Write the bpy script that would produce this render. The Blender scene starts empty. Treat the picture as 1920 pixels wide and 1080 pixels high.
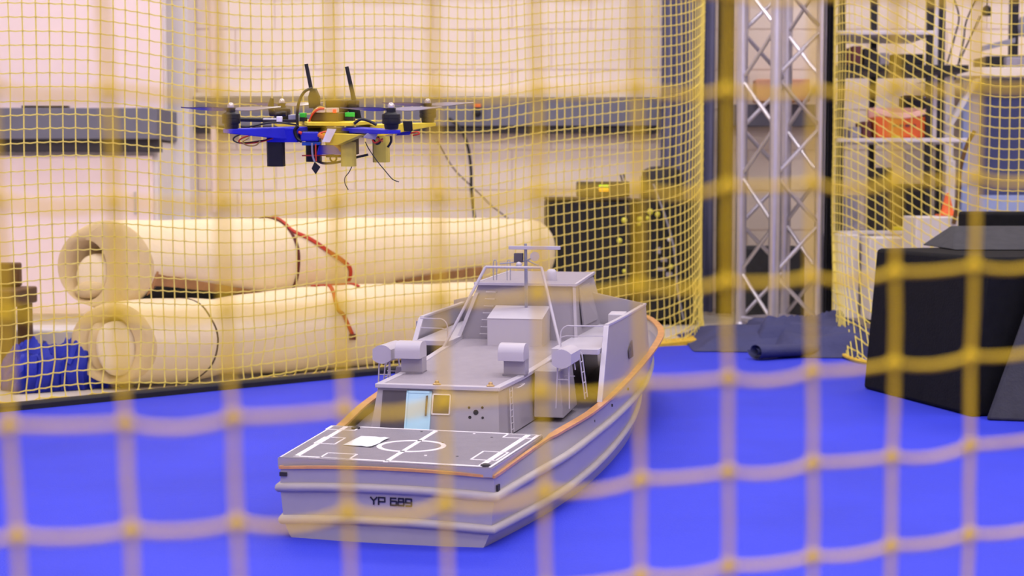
import bpy, math, random
from mathutils import Vector, Matrix, noise
random.seed(7)
R = math.radians
C = bpy.context.scene.collection
SC = bpy.context.scene

# ------------------------------------------------------------------ camera, light, exposure
F = 2900.0
PITCH = math.atan(195.0 / F)
CAMZ = 0.64
cam_d = bpy.data.cameras.new('camera')
cam_d.sensor_width = 36.0
cam_d.lens = F / 1920 * 36.0
cam_d.clip_start = 0.02
cam_d.dof.use_dof = True
cam_d.dof.focus_distance = 3.25
cam_d.dof.aperture_fstop = 5.7
cam = bpy.data.objects.new('camera', cam_d)
cam.location = (0, 0, CAMZ)
cam.rotation_euler = (math.pi / 2 - PITCH, 0, 0)
C.objects.link(cam)
SC.camera = cam

world = bpy.data.worlds.new('world')
SC.world = world
world.use_nodes = True
world.node_tree.nodes['Background'].inputs[0].default_value = (1.0, 0.93, 0.97, 1)
world.node_tree.nodes['Background'].inputs[1].default_value = 0.15

def area(name, loc, sx, sy, power, col=(1.0, 0.945, 0.93), rot=(0, 0, 0)):
    l = bpy.data.lights.new(name, 'AREA')
    l.shape = 'RECTANGLE'
    l.size, l.size_y = sx, sy
    l.energy = power
    l.color = col
    o = bpy.data.objects.new(name, l)
    o.location = loc
    o.rotation_euler = rot
    C.objects.link(o)
for lx in (-2.0, 0.4, 2.8):
    for ly, pw in ((-1.7, 52), (0.8, 42), (3.6, 50), (6.4, 40)):  # row behind the camera added as fill for the faces turned toward it
        area('ceiling_and_fill_light', (lx, ly, 3.74), 1.6, 0.6, pw)

SC.view_settings.view_transform = 'Standard'
SC.view_settings.look = 'None'
SC.view_settings.exposure = -0.27
SC.view_settings.gamma = 1.0
SC.view_settings.use_curve_mapping = False

# ------------------------------------------------------------------ helpers
def ray(px, py):
    u = (px - 960) / F
    v = (540 - py) / F
    c, s = math.cos(PITCH), math.sin(PITCH)
    return Vector((u, c + v * s, -s + v * c))
def on_z(px, py, z):
    d = ray(px, py)
    return Vector((0, 0, CAMZ)) + d * ((z - CAMZ) / d.z)
def on_y(px, py, Y):
    d = ray(px, py)
    return Vector((0, 0, CAMZ)) + d * (Y / d.y)
def proj(p):
    c, s = math.cos(PITCH), math.sin(PITCH)
    x, y, z = p[0], p[1], p[2] - CAMZ
    dep = y * c - z * s
    up = y * s + z * c
    return 960 + F * x / dep, 540 - F * up / dep
def interp(x, xs, ys):
    if x <= xs[0]: return ys[0]
    for i in range(len(xs) - 1):
        if x <= xs[i + 1]:
            t = (x - xs[i]) / (xs[i + 1] - xs[i])
            return ys[i] * (1 - t) + ys[i + 1] * t
    return ys[-1]
def smooth(t):
    t = min(1, max(0, t))
    return t * t * (3 - 2 * t)

def lin(c):
    return tuple((x / 12.92 if x <= 0.04045 else ((x + 0.055) / 1.055) ** 2.4) for x in c)
def mat(name, rgb, rough=0.6, metal=0.0, var=0.06, scale=20.0, bump=0.0, bscale=None, emit=None, spec=0.4, coat=0.0):
    """procedural material: sRGB 0-255 colour, noise variation, optional bump"""
    m = bpy.data.materials.new(name)
    m.use_nodes = True
    nt = m.node_tree
    b = nt.nodes['Principled BSDF']
    c = lin([x / 255 for x in rgb])
    tc = nt.nodes.new('ShaderNodeTexCoord')
    n = nt.nodes.new('ShaderNodeTexNoise')
    n.inputs['Scale'].default_value = scale
    n.inputs['Detail'].default_value = 5
    nt.links.new(tc.outputs['Object'], n.inputs['Vector'])
    r = nt.nodes.new('ShaderNodeValToRGB')
    r.color_ramp.elements[0].position = 0.3
    r.color_ramp.elements[1].position = 0.7
    r.color_ramp.elements[0].color = (*[x * (1 - var) for x in c], 1)
    r.color_ramp.elements[1].color = (*[min(1, x * (1 + var)) for x in c], 1)
    nt.links.new(n.outputs['Fac'], r.inputs['Fac'])
    nt.links.new(r.outputs['Color'], b.inputs['Base Color'])
    b.inputs['Roughness'].default_value = rough
    b.inputs['Metallic'].default_value = metal
    b.inputs['Specular IOR Level'].default_value = spec
    if coat: b.inputs['Coat Weight'].default_value = coat
    if bump:
        n2 = nt.nodes.new('ShaderNodeTexNoise')
        n2.inputs['Scale'].default_value = bscale or scale * 4
        n2.inputs['Detail'].default_value = 4
        nt.links.new(tc.outputs['Object'], n2.inputs['Vector'])
        bp = nt.nodes.new('ShaderNodeBump')
        bp.inputs['Strength'].default_value = bump
        bp.inputs['Distance'].default_value = 0.01
        nt.links.new(n2.outputs['Fac'], bp.inputs['Height'])
        nt.links.new(bp.outputs['Normal'], b.inputs['Normal'])
    if emit:
        b.inputs['Emission Color'].default_value = (*lin([x / 255 for x in emit[0]]), 1)
        b.inputs['Emission Strength'].default_value = emit[1]
    return m

M = dict(
    wall=mat('wall_paint', (238, 222, 208), 0.7, var=0.03, scale=3, bump=0.15, bscale=60),
    wall2=mat('side_wall_paint', (228, 218, 210), 0.8, var=0.03, scale=3),
    mortar=mat('mortar_paint', (226, 208, 194), 0.8, var=0.05),
    ceil=mat('ceiling_paint', (235, 232, 230), 0.9, var=0.02),
    concrete=mat('concrete_floor', (214, 204, 190), 0.55, var=0.1, scale=4, bump=0.1),
    mat=mat('blue_mat', (50, 63, 212), 0.62, var=0.10, scale=2.2, bump=0.25, bscale=260, spec=0.3),
    rim=mat('black_rubber', (30, 28, 32), 0.6, var=0.2),
    net=mat('yellow_twine', (250, 214, 30), 0.6, var=0.08, scale=60, bump=0.3, bscale=500),
    netback=mat('bloom_yellow_twine', (255, 234, 122), 0.65, var=0.08, scale=60, bump=0.2, bscale=400),  # back net paled; bloom of the bright wall is put into the colour
    netrope=mat('yellow_rope', (226, 186, 60), 0.7, var=0.12, scale=40),
    hull=mat('light_grey_paint', (160, 154, 164), 0.32, var=0.03, scale=8, spec=0.5),
    roofd=mat('roof_grey_paint', (152, 144, 154), 0.6, var=0.04, scale=40, bump=0.15, bscale=300),
    deck=mat('deck_grey_paint', (136, 130, 140), 0.7, var=0.05, scale=40, bump=0.2, bscale=300),
    light=mat('pale_grey_paint', (190, 184, 194), 0.4, var=0.02, scale=8),
    rub=mat('rub_rail_paint', (178, 170, 168), 0.45, var=0.05, scale=20),
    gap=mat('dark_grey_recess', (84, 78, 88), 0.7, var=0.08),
    wood=mat('varnished_wood', (206, 148, 90), 0.4, var=0.16, scale=30, coat=0.2),
    white=mat('white_marking_tape', (246, 242, 248), 0.5, var=0.02),
    paper=mat('white_paper', (240, 246, 250), 0.7, var=0.02),
    door=mat('pale_blue_paint', (184, 226, 244), 0.45, var=0.03),
    black=mat('black_plastic', (20, 20, 24), 0.45, var=0.2, scale=40),
    hole=mat('dark_fitting', (44, 40, 44), 0.6, var=0.2),
    ink=mat('black_lettering', (22, 20, 40), 0.5, var=0.05),
    brass=mat('brass_cap', (190, 160, 110), 0.35, 0.6, var=0.1),
    dblue=mat('printed_blue_plastic', (36, 38, 190), 0.4, var=0.05, scale=60),
    dyellow=mat('printed_yellow_plastic', (244, 216, 54), 0.45, var=0.05, scale=60),
    dyellow2=mat('pale_yellow_plastic', (214, 194, 74), 0.5, var=0.05, scale=60),
    prop=mat('smoked_propeller', (150, 142, 152), 0.2, var=0.08),
    silver=mat('silver_metal', (215, 212, 216), 0.3, 0.8, var=0.05),
    olive=mat('olive_box', (92, 70, 22), 0.55, var=0.1),
    cream=mat('cream_connector', (240, 222, 196), 0.5, var=0.05),
    green=mat('green_terminal', (70, 210, 70), 0.4, var=0.05),
    redw=mat('red_wire', (214, 62, 40), 0.45, var=0.05),
    orangew=mat('orange_wire', (236, 130, 50), 0.45, var=0.05),
    yelloww=mat('yellow_wire', (228, 190, 84), 0.45, var=0.05),
    blackw=mat('black_cable', (26, 24, 26), 0.45, var=0.1),
    batt=mat('blue_battery_wrap', (40, 44, 178), 0.35, var=0.06),
    escm=mat('blue_board', (40, 84, 170), 0.4, var=0.2, scale=120),
    grey=mat('grey_plastic', (150, 150, 165), 0.4, var=0.1),
    redled=mat('red_indicator', (255, 60, 40), 0.4, emit=((255, 50, 30), 3.0)),
    foam=mat('cream_foam', (247, 229, 190), 0.85, var=0.03, scale=6, bump=0.35, bscale=14),
    foamend=mat('shaded_cut_foam', (226, 202, 150), 0.9, var=0.06, scale=14, bump=0.3, bscale=40),  # darker than the foam body; shade on the roll ends is in the colour
    strap=mat('red_strap', (196, 52, 30), 0.6, var=0.1, scale=60),
    strapd=mat('maroon_strap', (98, 34, 30), 0.6, var=0.2, scale=60),
    cord=mat('dark_cord', (70, 50, 40), 0.6, var=0.2),
    blackfoam=mat('black_foam', (24, 24, 26), 0.85, var=0.12, scale=30, bump=0.2, bscale=160, spec=0.15),
    greyfoam=mat('charcoal_foam', (70, 70, 74), 0.9, var=0.1, scale=30, bump=0.2, bscale=160, spec=0.1),
    tarp=mat('slate_cloth', (72, 74, 112), 0.85, var=0.1, scale=10, bump=0.3, bscale=60, spec=0.15),
    bluecloth=mat('royal_blue_nylon', (22, 40, 172), 0.5, var=0.12, scale=12, bump=0.2, bscale=40),
    alu=mat('aluminium', (205, 202, 214), 0.32, 0.75, var=0.04, scale=12),
    race=mat('slate_raceway', (112, 112, 128), 0.5, var=0.04),
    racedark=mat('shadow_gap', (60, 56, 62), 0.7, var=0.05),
    board=mat('whiteboard_face', (246, 226, 227), 0.3, var=0.01),
    cabinet=mat('white_laminate', (232, 226, 226), 0.5, var=0.02),
    brown=mat('brown_board_and_shade', (176, 130, 84), 0.6, var=0.2, scale=12),
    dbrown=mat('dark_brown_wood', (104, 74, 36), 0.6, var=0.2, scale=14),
    curtain=mat('slate_curtain', (104, 104, 134), 0.85, var=0.06, scale=8),
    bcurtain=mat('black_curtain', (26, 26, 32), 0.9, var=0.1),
    case=mat('black_case', (20, 19, 22), 0.5, var=0.15, scale=10),
    lime_ball=mat('lime_ball_plastic', (226, 222, 80), 0.4, var=0.05),
    led=mat('green_yellow_display', (190, 220, 40), 0.4, emit=((170, 230, 30), 1.4)),
    ledr=mat('amber_display', (255, 190, 40), 0.4, emit=((255, 180, 30), 1.2)),
    bled=mat('blue_indicator', (110, 130, 255), 0.4, emit=((110, 130, 255), 4.0)),
    shelfw=mat('white_shelf', (226, 220, 226), 0.45, var=0.03),
    post=mat('black_steel', (28, 26, 30), 0.5, var=0.1),
    orange=mat('orange_plastic', (244, 112, 58), 0.45, var=0.05),
    pink=mat('pale_orange_rim', (246, 196, 180), 0.5, var=0.04),
    panelb=mat('navy_panel', (72, 80, 128), 0.7, var=0.06),
    panell=mat('blue_grey_frame', (160, 176, 226), 0.5, var=0.04),
    desk=mat('cream_desktop', (244, 232, 214), 0.5, var=0.02),
    clutter1=mat('maroon_gear', (110, 60, 66), 0.6, var=0.2),
    clutter2=mat('grey_gear', (150, 146, 160), 0.5, var=0.2),
    card=mat('cardboard', (212, 160, 130), 0.8, var=0.08),
    lime=mat('lime_tool', (226, 220, 40), 0.5, var=0.05),
)

def translucent(m, w, rgb):
    nt = m.node_tree
    b = nt.nodes['Principled BSDF']; out = nt.nodes['Material Output']
    t = nt.nodes.new('ShaderNodeBsdfTranslucent'); t.inputs['Color'].default_value = (*lin([x / 255 for x in rgb]), 1)
    mx = nt.nodes.new('ShaderNodeMixShader'); mx.inputs[0].default_value = w
    nt.links.new(b.outputs[0], mx.inputs[1]); nt.links.new(t.outputs[0], mx.inputs[2]); nt.links.new(mx.outputs[0], out.inputs['Surface'])
translucent(M['netback'], 0.3, (255, 240, 165))
translucent(M['net'], 0.2, (255, 214, 40))

class MB:
    """collects shapes in one vertex / face list and links them as ONE mesh object"""
    def __init__(s):
        s.v = []; s.f = []
    def add(s, vs, fs):
        o = len(s.v)
        s.v += [tuple(v) for v in vs]
        s.f += [tuple(i + o for i in f) for f in fs]
        return s
    def hexa(s, b, t):
        return s.add(list(b) + list(t), [(3, 2, 1, 0), (4, 5, 6, 7), (0, 1, 5, 4), (1, 2, 6, 5), (2, 3, 7, 6), (3, 0, 4, 7)])
    def box(s, x0, x1, y0, y1, z0, z1):
        return s.hexa([(x0, y0, z0), (x1, y0, z0), (x1, y1, z0), (x0, y1, z0)], [(x0, y0, z1), (x1, y0, z1), (x1, y1, z1), (x0, y1, z1)])
    def prism(s, poly, off):
        """polygon (3-D points) extruded by vector off"""
        n = len(poly); off = Vector(off)
        a = [Vector(p) for p in poly]; b = [p + off for p in a]
        return s.add(a + b, [tuple(range(n - 1, -1, -1)), tuple(range(n, 2 * n))] + [(i, (i + 1) % n, n + (i + 1) % n, n + i) for i in range(n)])
    def tube(s, pts, r, n=6, cap=True, closed=False):
        pts = [Vector(p) for p in pts]
        m = len(pts)
        rad = r if isinstance(r, (list, tuple)) else [r] * m
        ref = None; vs = []
        for i, p in enumerate(pts):
            if closed:
                d = pts[(i + 1) % m] - pts[i - 1]
            else:
                d = pts[min(m - 1, i + 1)] - pts[max(0, i - 1)]
            if d.length < 1e-9: d = Vector((0, 0, 1))
            d.normalize()
            if ref is None:
                ref = Vector((0, 0, 1)) if abs(d.z) < 0.9 else Vector((1, 0, 0))
            u = ref - d * ref.dot(d)
            if u.length < 1e-6: u = d.orthogonal()
            u.normalize(); ref = u
            w = d.cross(u)
            for k in range(n):
                a = 2 * math.pi * (k + 0.5) / n
                vs.append(p + (u * math.cos(a) + w * math.sin(a)) * rad[i])
        fs = []
        for i in range(m if closed else m - 1):
            j = (i + 1) % m
            for k in range(n):
                fs.append((i * n + k, i * n + (k + 1) % n, j * n + (k + 1) % n, j * n + k))
        if cap and not closed:
            fs.append(tuple(range(n - 1, -1, -1)))
            fs.append(tuple((m - 1) * n + k for k in range(n)))
        return s.add(vs, fs)
    def strip(s, pts, side, up):
        """rectangular bar swept along pts; side / up are half extents along given per-point vectors or constants"""
        vs = []; m = len(pts)
        for i, p in enumerate(pts):
            p = Vector(p)
            a = Vector(side[i] if isinstance(side[0], (tuple, list, Vector)) else side)
            b = Vector(up[i] if isinstance(up[0], (tuple, list, Vector)) else up)
            vs += [p - a - b, p + a - b, p + a + b, p - a + b]
        fs = [(0, 1, 2, 3)[::-1], tuple((m - 1) * 4 + k for k in range(4))]
        for i in range(m - 1):
            for k in range(4):
                fs.append((i * 4 + k, i * 4 + (k + 1) % 4, i * 4 + 4 + (k + 1) % 4, i * 4 + 4 + k))
        return s.add(vs, fs)
    def lathe(s, prof, n=16, origin=(0, 0, 0), axis=(0, 0, 1)):
        """profile [(r, h)...] about axis"""
        ax = Vector(axis).normalized(); u = ax.orthogonal().normalized(); w = ax.cross(u); o = Vector(origin)
        vs = []
        for r, h in prof:
            for k in range(n):
                a = 2 * math.pi * k / n
                vs.append(o + ax * h + (u * math.cos(a) + w * math.sin(a)) * max(r, 1e-5))
        fs = []
        for i in range(len(prof) - 1):
            for k in range(n):
                fs.append((i * n + k, i * n + (k + 1) % n, (i + 1) * n + (k + 1) % n, (i + 1) * n + k))
        fs.append(tuple(range(n - 1, -1, -1))); fs.append(tuple((len(prof) - 1) * n + k for k in range(n)))
        return s.add(vs, fs)
    def ball(s, c, r, n=8, sq=1.0):
        pr = [(r * math.sin(math.pi * i / (n // 2)), -r * sq * math.cos(math.pi * i / (n // 2))) for i in range(n // 2 + 1)]
        return s.lathe(pr, n, c)
    def octa(s, c, r):
        x, y, z = c
        return s.add([(x + r, y, z), (x - r, y, z), (x, y + r, z), (x, y - r, z), (x, y, z + r), (x, y, z - r)],
                     [(0, 2, 4), (2, 1, 4), (1, 3, 4), (3, 0, 4), (2, 0, 5), (1, 2, 5), (3, 1, 5), (0, 3, 5)])
    def grid(s, rows):
        n = len(rows[0]); vs = [p for r in rows for p in r]
        fs = [(i * n + k, i * n + k + 1, (i + 1) * n + k + 1, (i + 1) * n + k) for i in range(len(rows) - 1) for k in range(n - 1)]
        return s.add(vs, fs)
    def mesh(s, name, material, smooth_angle=35):
        me = bpy.data.meshes.new(name)
        me.from_pydata(s.v, [], s.f)
        me.validate()
        me.materials.append(material)
        if smooth_angle:
            for p in me.polygons: p.use_smooth = True
            me.set_sharp_from_angle(angle=R(smooth_angle))
        me.update()
        return me
    def build(s, name, material, parent=None, smooth_angle=35, bevel=0, label=None, kind=None, fix=True):
        me = s.mesh(name, material, smooth_angle)
        if fix:
            import bmesh
            bm = bmesh.new(); bm.from_mesh(me); bmesh.ops.recalc_face_normals(bm, faces=bm.faces); bm.to_mesh(me); bm.free()
        o = bpy.data.objects.new(name, me)
        C.objects.link(o)
        if parent: o.parent = parent
        if bevel:
            bv = o.modifiers.new('bevel', 'BEVEL'); bv.width = bevel; bv.segments = 2; bv.limit_method = 'ANGLE'
        if label: o['label'] = label
        if kind: o['kind'] = kind
        return o

def thing(name, label, cat, loc=(0, 0, 0), rot=(0, 0, 0), group=None):
    o = bpy.data.objects.new(name, None)
    o.empty_display_size = 0.05
    C.objects.link(o)
    o.location = loc; o.rotation_euler = rot
    o['label'] = label; o['category'] = cat
    if group: o['group'] = group
    return o
def tag(o, label, cat, group=None, kind=None):
    o['label'] = label; o['category'] = cat
    if group: o['group'] = group
    if kind: o['kind'] = kind
    return o
def struct(o, label=None):
    o['kind'] = 'structure'
    if label: o['label'] = label
    return o
def copy_part(o, parent, loc=None, name=None):
    c = o.copy(); C.objects.link(c); c.parent = parent
    if loc is not None: c.location = loc
    return c
def catmull(pts, n=6):
    pts = [Vector(p) for p in pts]; out = []
    for i in range(len(pts) - 1):
        p0 = pts[max(0, i - 1)]; p1 = pts[i]; p2 = pts[i + 1]; p3 = pts[min(len(pts) - 1, i + 2)]
        for k in range(n):
            t = k / n
            out.append(0.5 * ((2 * p1) + (p2 - p0) * t + (2 * p0 - 5 * p1 + 4 * p2 - p3) * t * t + (3 * p1 - p0 - 3 * p2 + p3) * t ** 3))
    out.append(pts[-1])
    return out

# ------------------------------------------------------------------ room shell
XL, XR, YF, YB, ZC, ZF = -4.0, 4.6, -2.6, 7.9, 3.8, -0.014
struct(MB().box(XL - .1, XR + .1, YF - .1, YB + .1, ZF - 0.1, ZF).build('floor', M['concrete']))
struct(MB().box(XL - .1, XR + .1, YF - .1, YB + .1, ZC, ZC + 0.1).build('ceiling', M['ceil']))
struct(MB().box(XL - .1, XL, YF, YB, ZF, ZC).build('wall_left', M['wall2']))
struct(MB().box(XR, XR + .1, YF, YB, ZF, ZC).build('wall_right', M['wall2']))
struct(MB().box(XL, XR, YF - .1, YF, ZF, ZC).build('wall_front', M['wall2']))
wall_back = struct(MB().box(XL, XR, YB, YB + .1, ZF, ZC).build('wall_back', M['mortar']))
# painted concrete blocks, course by course
bw, bh = 0.40, 0.203
blk = MB().box(-bw / 2 + .003, bw / 2 - .003, -0.005, 0.0, .003, bh - .003).mesh('block', M['wall'], 0)
for row in range(11):
    z0 = 0.655 - 3 * bh + row * bh - 0.046
    if z0 < ZF: continue
    for k in range(-8, 10):
        x = k * bw + (row % 2) * bw / 2
        if x < -3.2 or x > 3.4: continue
        b = bpy.data.objects.new('block', blk); C.objects.link(b); b.parent = wall_back
        b.location = (x, YB, z0)
# blue mat with its rim
E0, E1 = Vector((-1.430, 4.315)), Vector((0.608, 6.085))
ed = (E1 - E0).normalized(); en = Vector((-ed.y, ed.x))
Lft = E0 - ed * 2.4
poly = [(Lft.x, Lft.y), (E1.x, E1.y), (0.95, 6.22), (2.9, 5.6), (4.2, 4.0), (4.2, -2.3), (-3.3, -2.3)]
floor_mat = MB().prism([(x, y, -0.0135) for x, y in poly], (0, 0, 0.0135)).build('sports_mat', M['mat'], None, 0)
tag(floor_mat, 'large royal blue sports mat covering the arena floor under the grey boat', 'mat')
def edge_pt(a, off=0.0, z=0.0):
    p = E0 + ed * a + en * off
    return Vector((p.x, p.y, z))
rim = MB().strip([edge_pt(a, 0.022 + 0.006 * math.sin(a * 3)) + Vector((0, 0, 0.004)) for a in [x * 0.15 - 2.2 for x in range(27)]], tuple(Vector((en.x, en.y, 0)) * 0.022), (0, 0, 0.016))
tag(rim.build('edging_strip', M['rim'], bevel=0.006), 'black rubber edging strip along the far edge of the blue mat', 'edging')
sill = MB().strip([edge_pt(a, 0.05) + Vector((0, 0, 0.002)) for a in (1.9, 2.3, 2.7, 2.95)], tuple(Vector((en.x, en.y, 0)) * 0.05), (0, 0, 0.012))
tag(sill.build('threshold_strip', M['netrope'], bevel=0.003), 'pale beige strip behind the blue mat near the black cases', 'edging')

# left bench with white cabinet, whiteboard, raceways
bench = thing('lab_bench', 'white cabinet bench with a slate grey top at the back left', 'cabinet', (0, 0, 0))
MB().box(-3.2, -1.68, 7.36, 7.86, ZF, 0.84).build('body', M['cabinet'], bench)
MB().box(-3.25, -1.66, 7.26, 7.87, 0.85, 0.995).build('worktop', M['race'], bench, bevel=0.004)
MB().box(-3.2, -1.66, 7.30, 7.37, 0.79, 0.85).build('worktop_shade', M['racedark'], bench)  # dark strip; the shade under the worktop is put into its colour
dp = MB().box(-2.44, -1.70, 7.335, 7.358, 0.02, 0.775).build('door', M['board'], bench, bevel=0.004)
MB().box(-2.47, -2.44, 7.32, 7.358, 0.02, 0.775).build('edge_post', M['board'], bench)
MB().tube([(-1.78, 7.325, .5), (-1.78, 7.31, .5), (-1.78, 7.31, .6), (-1.78, 7.325, .6)], .006).build('handle', M['silver'], dp)
MB().box(-3.2, -2.475, 7.335, 7.358, 0.02, 0.775).build('door', M['board'], bench, bevel=0.004)
wb = thing('whiteboard', 'large blank whiteboard standing on the slate worktop at upper left', 'whiteboard', (0, 0, 0))
MB().box(-3.1, -1.665, 7.42, 7.45, 0.999, 2.1).build('panel', M['board'], wb, bevel=0.003)
MB().box(-3.12, -1.655, 7.452, 7.47, 0.999, 2.12).build('backing', M['cabinet'], wb)
MB().box(-2.33, -2.11, 7.39, 7.418, 0.999, 1.012).build('pen_tray', M['black'], wb, label='small black pen tray')
struct(MB().box(-1.60, 0.735, 7.80, 7.885, 0.93, 1.075).build('trim_1', M['race'], bevel=0.004))
struct(MB().box(-1.60, 0.735, 7.82, 7.885, 0.895, 0.929).build('raceway_shade', M['racedark']))  # dark strip coloured as the shade below the raceway
struct(MB().box(1.085, 1.66, 7.82, 7.885, 0.93, 1.04).build('trim_3', M['race'], bevel=0.004))
struct(MB().box(-1.60, 0.735, 7.81, 7.885, 1.077, 1.095).build('trim_4', M['cabinet']))
struct(MB().tube([(-1.50, 7.82, 0.5), (-1.50, 7.82, 1.4), (-1.50, 7.82, 2.6)], 0.016, 10).build('trim_5', M['board']))
struct(MB().box(-1.78, -1.60, 7.70, 7.885, 0.0, 2.6).build('trim_6', M['cabinet']))
tool = thing('wall_gadget', 'small dark clamp gadget on the ledge beside the whiteboard', 'gadget', on_y(340, 204, 7.75))
MB().box(-.035, .035, -.03, .03, 0, .035).build('base', M['hole'], tool, bevel=.004)
MB().lathe([(.02, -.03), (.024, -.01), (.024, .03)], 12, (0.01, 0, .05), (1, 0, 0)).build('head', M['clutter2'], tool)
MB().tube([(-.03, 0, .03), (-.055, 0, .05)], .008).build('lever', M['hole'], tool)
tag(MB().box(-.036, .036, -.02, .02, -.012, .012).build('hook', M['black'], bevel=.004), 'short black latch below the ledge by the white pipe', 'latch').location = on_y(333, 260, 7.79)
sock = thing('power_socket', 'orange and black socket on the slate wall ledge behind the drone', 'socket', on_y(895, 205, 7.785))
MB().box(-.018, .018, -.01, .01, .012, .03).build('switch', M['orange'], sock)
MB().lathe([(.02, 0), (.02, .02), (.014, .024)], 12, (0, 0, -.02), (0, -1, 0)).build('plug', M['black'], sock)
cpts = [on_y(x, y, 7.78) for x, y in ((842, 222), (862, 240), (876, 270), (883, 315), (884, 360), (890, 408), (898, 470))]
tag(MB().tube(catmull(cpts), .0085, 6).build('power_cable', M['blackw']), 'thick black cord hanging down the wall from the slate ledge', 'cable')
cpts = [on_y(x, y, 7.80) for x, y in ((818, 262), (850, 315), (885, 350), (918, 382), (955, 412), (985, 440))]
tag(MB().tube(catmull(cpts), .0035, 5).build('signal_wire', M['cord']), 'thin dark wire drooping across the wall toward the black cases', 'cable')

# slate curtain and black drape
def drape(name, x0, x1, y, z0, z1, amp, waves, m, lab, cat='curtain'):
    rows = []
    for j in range(9):
        z = z0 + (z1 - z0) * j / 8
        rows.append([Vector((x0 + (x1 - x0) * k / 60, y + amp * math.sin(k / 60 * waves * 6.283 + 0.4 * math.sin(j)) * (1.1 - .3 * j / 8), z)) for k in range(61)])
    b = MB().grid(rows)
    rows2 = [[p + Vector((0, .006, 0)) for p in r] for r in rows]
    b.grid([r[::-1] for r in rows2])
    return tag(b.build(name, m, fix=False), lab, cat)
drape('curtain', 0.742, 1.005, 7.72, 0.0, 2.6, 0.018, 5, M['curtain'], 'slate blue curtain hanging beside the end of the block wall')
drape('curtain', 1.008, 1.082, 7.62, 0.0, 2.4, 0.010, 2, M['bcurtain'], 'thin black drape between the slate curtain and the aluminium truss')
drape('curtain', 1.384, 1.420, 6.85, 0.0, 2.4, 0.012, 3, M['bcurtain'], 'narrow black curtain strip just right of the aluminium truss')

# ------------------------------------------------------------------ nets
MESH = 0.0397
def net_columns(path, step=MESH):
    """resample a plan polyline every step: list of (x, y)"""
    pts = [Vector(p) for p in path]
    seg = catmull([(p.x, p.y, 0) for p in pts], 12)
    out = [seg[0]]; acc = 0
    for i in range(1, len(seg)):
        a, b = seg[i - 1], seg[i]
        d = (b - a).length; t = 0
        while acc + d - t >= step:
            t += step - acc; acc = 0
            out.append(a + (b - a) * (t / d))
        acc += d - t
    return out
def hanging_net(name, label, path, dz, top, shift=None, r=0.0024):
    root = thing(name, label, 'net')
    cols = net_columns(path)
    nrow = int(top / MESH) + 14
    def P(i, j):
        c = cols[i]
        s = i * MESH
        z = (j - 8) * MESH + dz(s)
        zz = max(0.008 + 0.004 * ((i * 7 + j * 3) % 4), z)
        q = Vector((c.x, c.y, zz))
        w = noise.noise(Vector((s * 2.2, z * 2.0, 3.1)))
        w2 = noise.noise(Vector((s * 1.7, z * 2.4, 9.7)))
        q += Vector((0.010 * w, 0.02 * w2, 0.006 * w2))
        if zz < 0.3:
            g = 1 - zz / 0.3
            q += Vector((0.02 * g * noise.noise(Vector((s * 9, z * 9, 1))), -0.02 * g * g, 0.0))
        if shift: q += shift(s, zz)
        return q
    b = MB(); k = MB()
    grid = [[P(i, j) for j in range(nrow)] for i in range(len(cols))]
    def ok(j0, i): return grid[i][j0].z > 0.02 or (i + j0) % 3 == 0
    for i in range(len(cols)):
        pl = [p for j, p in enumerate(grid[i]) if p.z <= top]
        low = [p for p in pl if p.z > 0.03]
        lowj = len(pl) - len(low)
        pl = pl[max(0, lowj - 2):]
        if len(pl) > 2: b.tube(pl, r, 4, cap=False)
    for j in range(nrow):
        run = []
        for i in range(len(cols)):
            p = grid[i][j]
            hid = p.z > top or (p.z <= 0.022 and j + 2 < nrow and grid[i][j + 2].z <= 0.024)
            if hid:
                if len(run) > 2: b.tube(run, r, 4, cap=False)
                run = []
            else:
                if run:
                    m = (run[-1] + p) / 2 - Vector((0, 0, 0.0022)); run.append(m)
                run.append(p); k.octa(p, r * 1.9)
        if len(run) > 2: b.tube(run, r, 4, cap=False)
    b.build('netting', M['netback'], root, 60, kind='stuff', fix=False)
    k.build('knots', M['netback'], root, 0, kind='stuff', fix=False)
    topline = []
    for i in range(0, len(cols), 2):
        q = Vector((cols[i].x, cols[i].y, top)); topline.append(q)
    MB().tube(topline, 0.008, 6).build('top_rope', M['netrope'], root)
    foot = [Vector((c.x, c.y - .02, 0.010)) + (shift(i * MESH, 0.008) if shift else Vector((0, 0, 0))) for i, c in enumerate(cols)]
    MB().tube(foot, 0.007, 6).build('foot_rope', M['netrope'], root)
    return root
def bp(a, off): 
    p = E0 + ed * a + en * off
    return (p.x, p.y, 0)
pathL = [bp(-1.0, .07), bp(-.3, .075), bp(.4, .08), bp(1.1, .075), bp(1.8, .07), bp(2.4, .07), (0.56, 6.10, 0), (0.70, 6.26, 0), (0.78, 6.46, 0), (0.825, 6.72, 0), (0.855, 7.0, 0)]
def dzL(s):
    return 0.006 * math.sin(s * 3.0) + 0.035 * smooth((1.7 - abs(s - 1.55)) / 0.5) * math.sin(s * 6) * 0.4 + 0.17 * smooth((s - 2.2) / 1.9) + 0.10 * smooth((s - 3.7) / 0.8)
hanging_net('safety_net', 'yellow square-mesh net strung behind the boat, in front of the foam rolls', pathL, dzL, 1.75)
pathR = [(1.405, 6.80, 0), (1.378, 6.62, 0), (1.40, 6.42, 0), (1.50, 6.30, 0), (1.66, 6.18, 0), (1.84, 6.02, 0), (2.05, 5.86, 0), (2.5, 5.6, 0)]
def dzR(s):
    return 0.30 * (1 - smooth((s - 0.35) / 0.75)) + 0.02 * math.sin(s * 7)
def shR(s, z):
    g = max(0, 1 - z / 0.42)
    return Vector((-0.16, -0.95, 0)) * g ** 1.6 * (1 - smooth((s - 0.55) / 0.6)) * smooth(s / .15 + .25)
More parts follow.
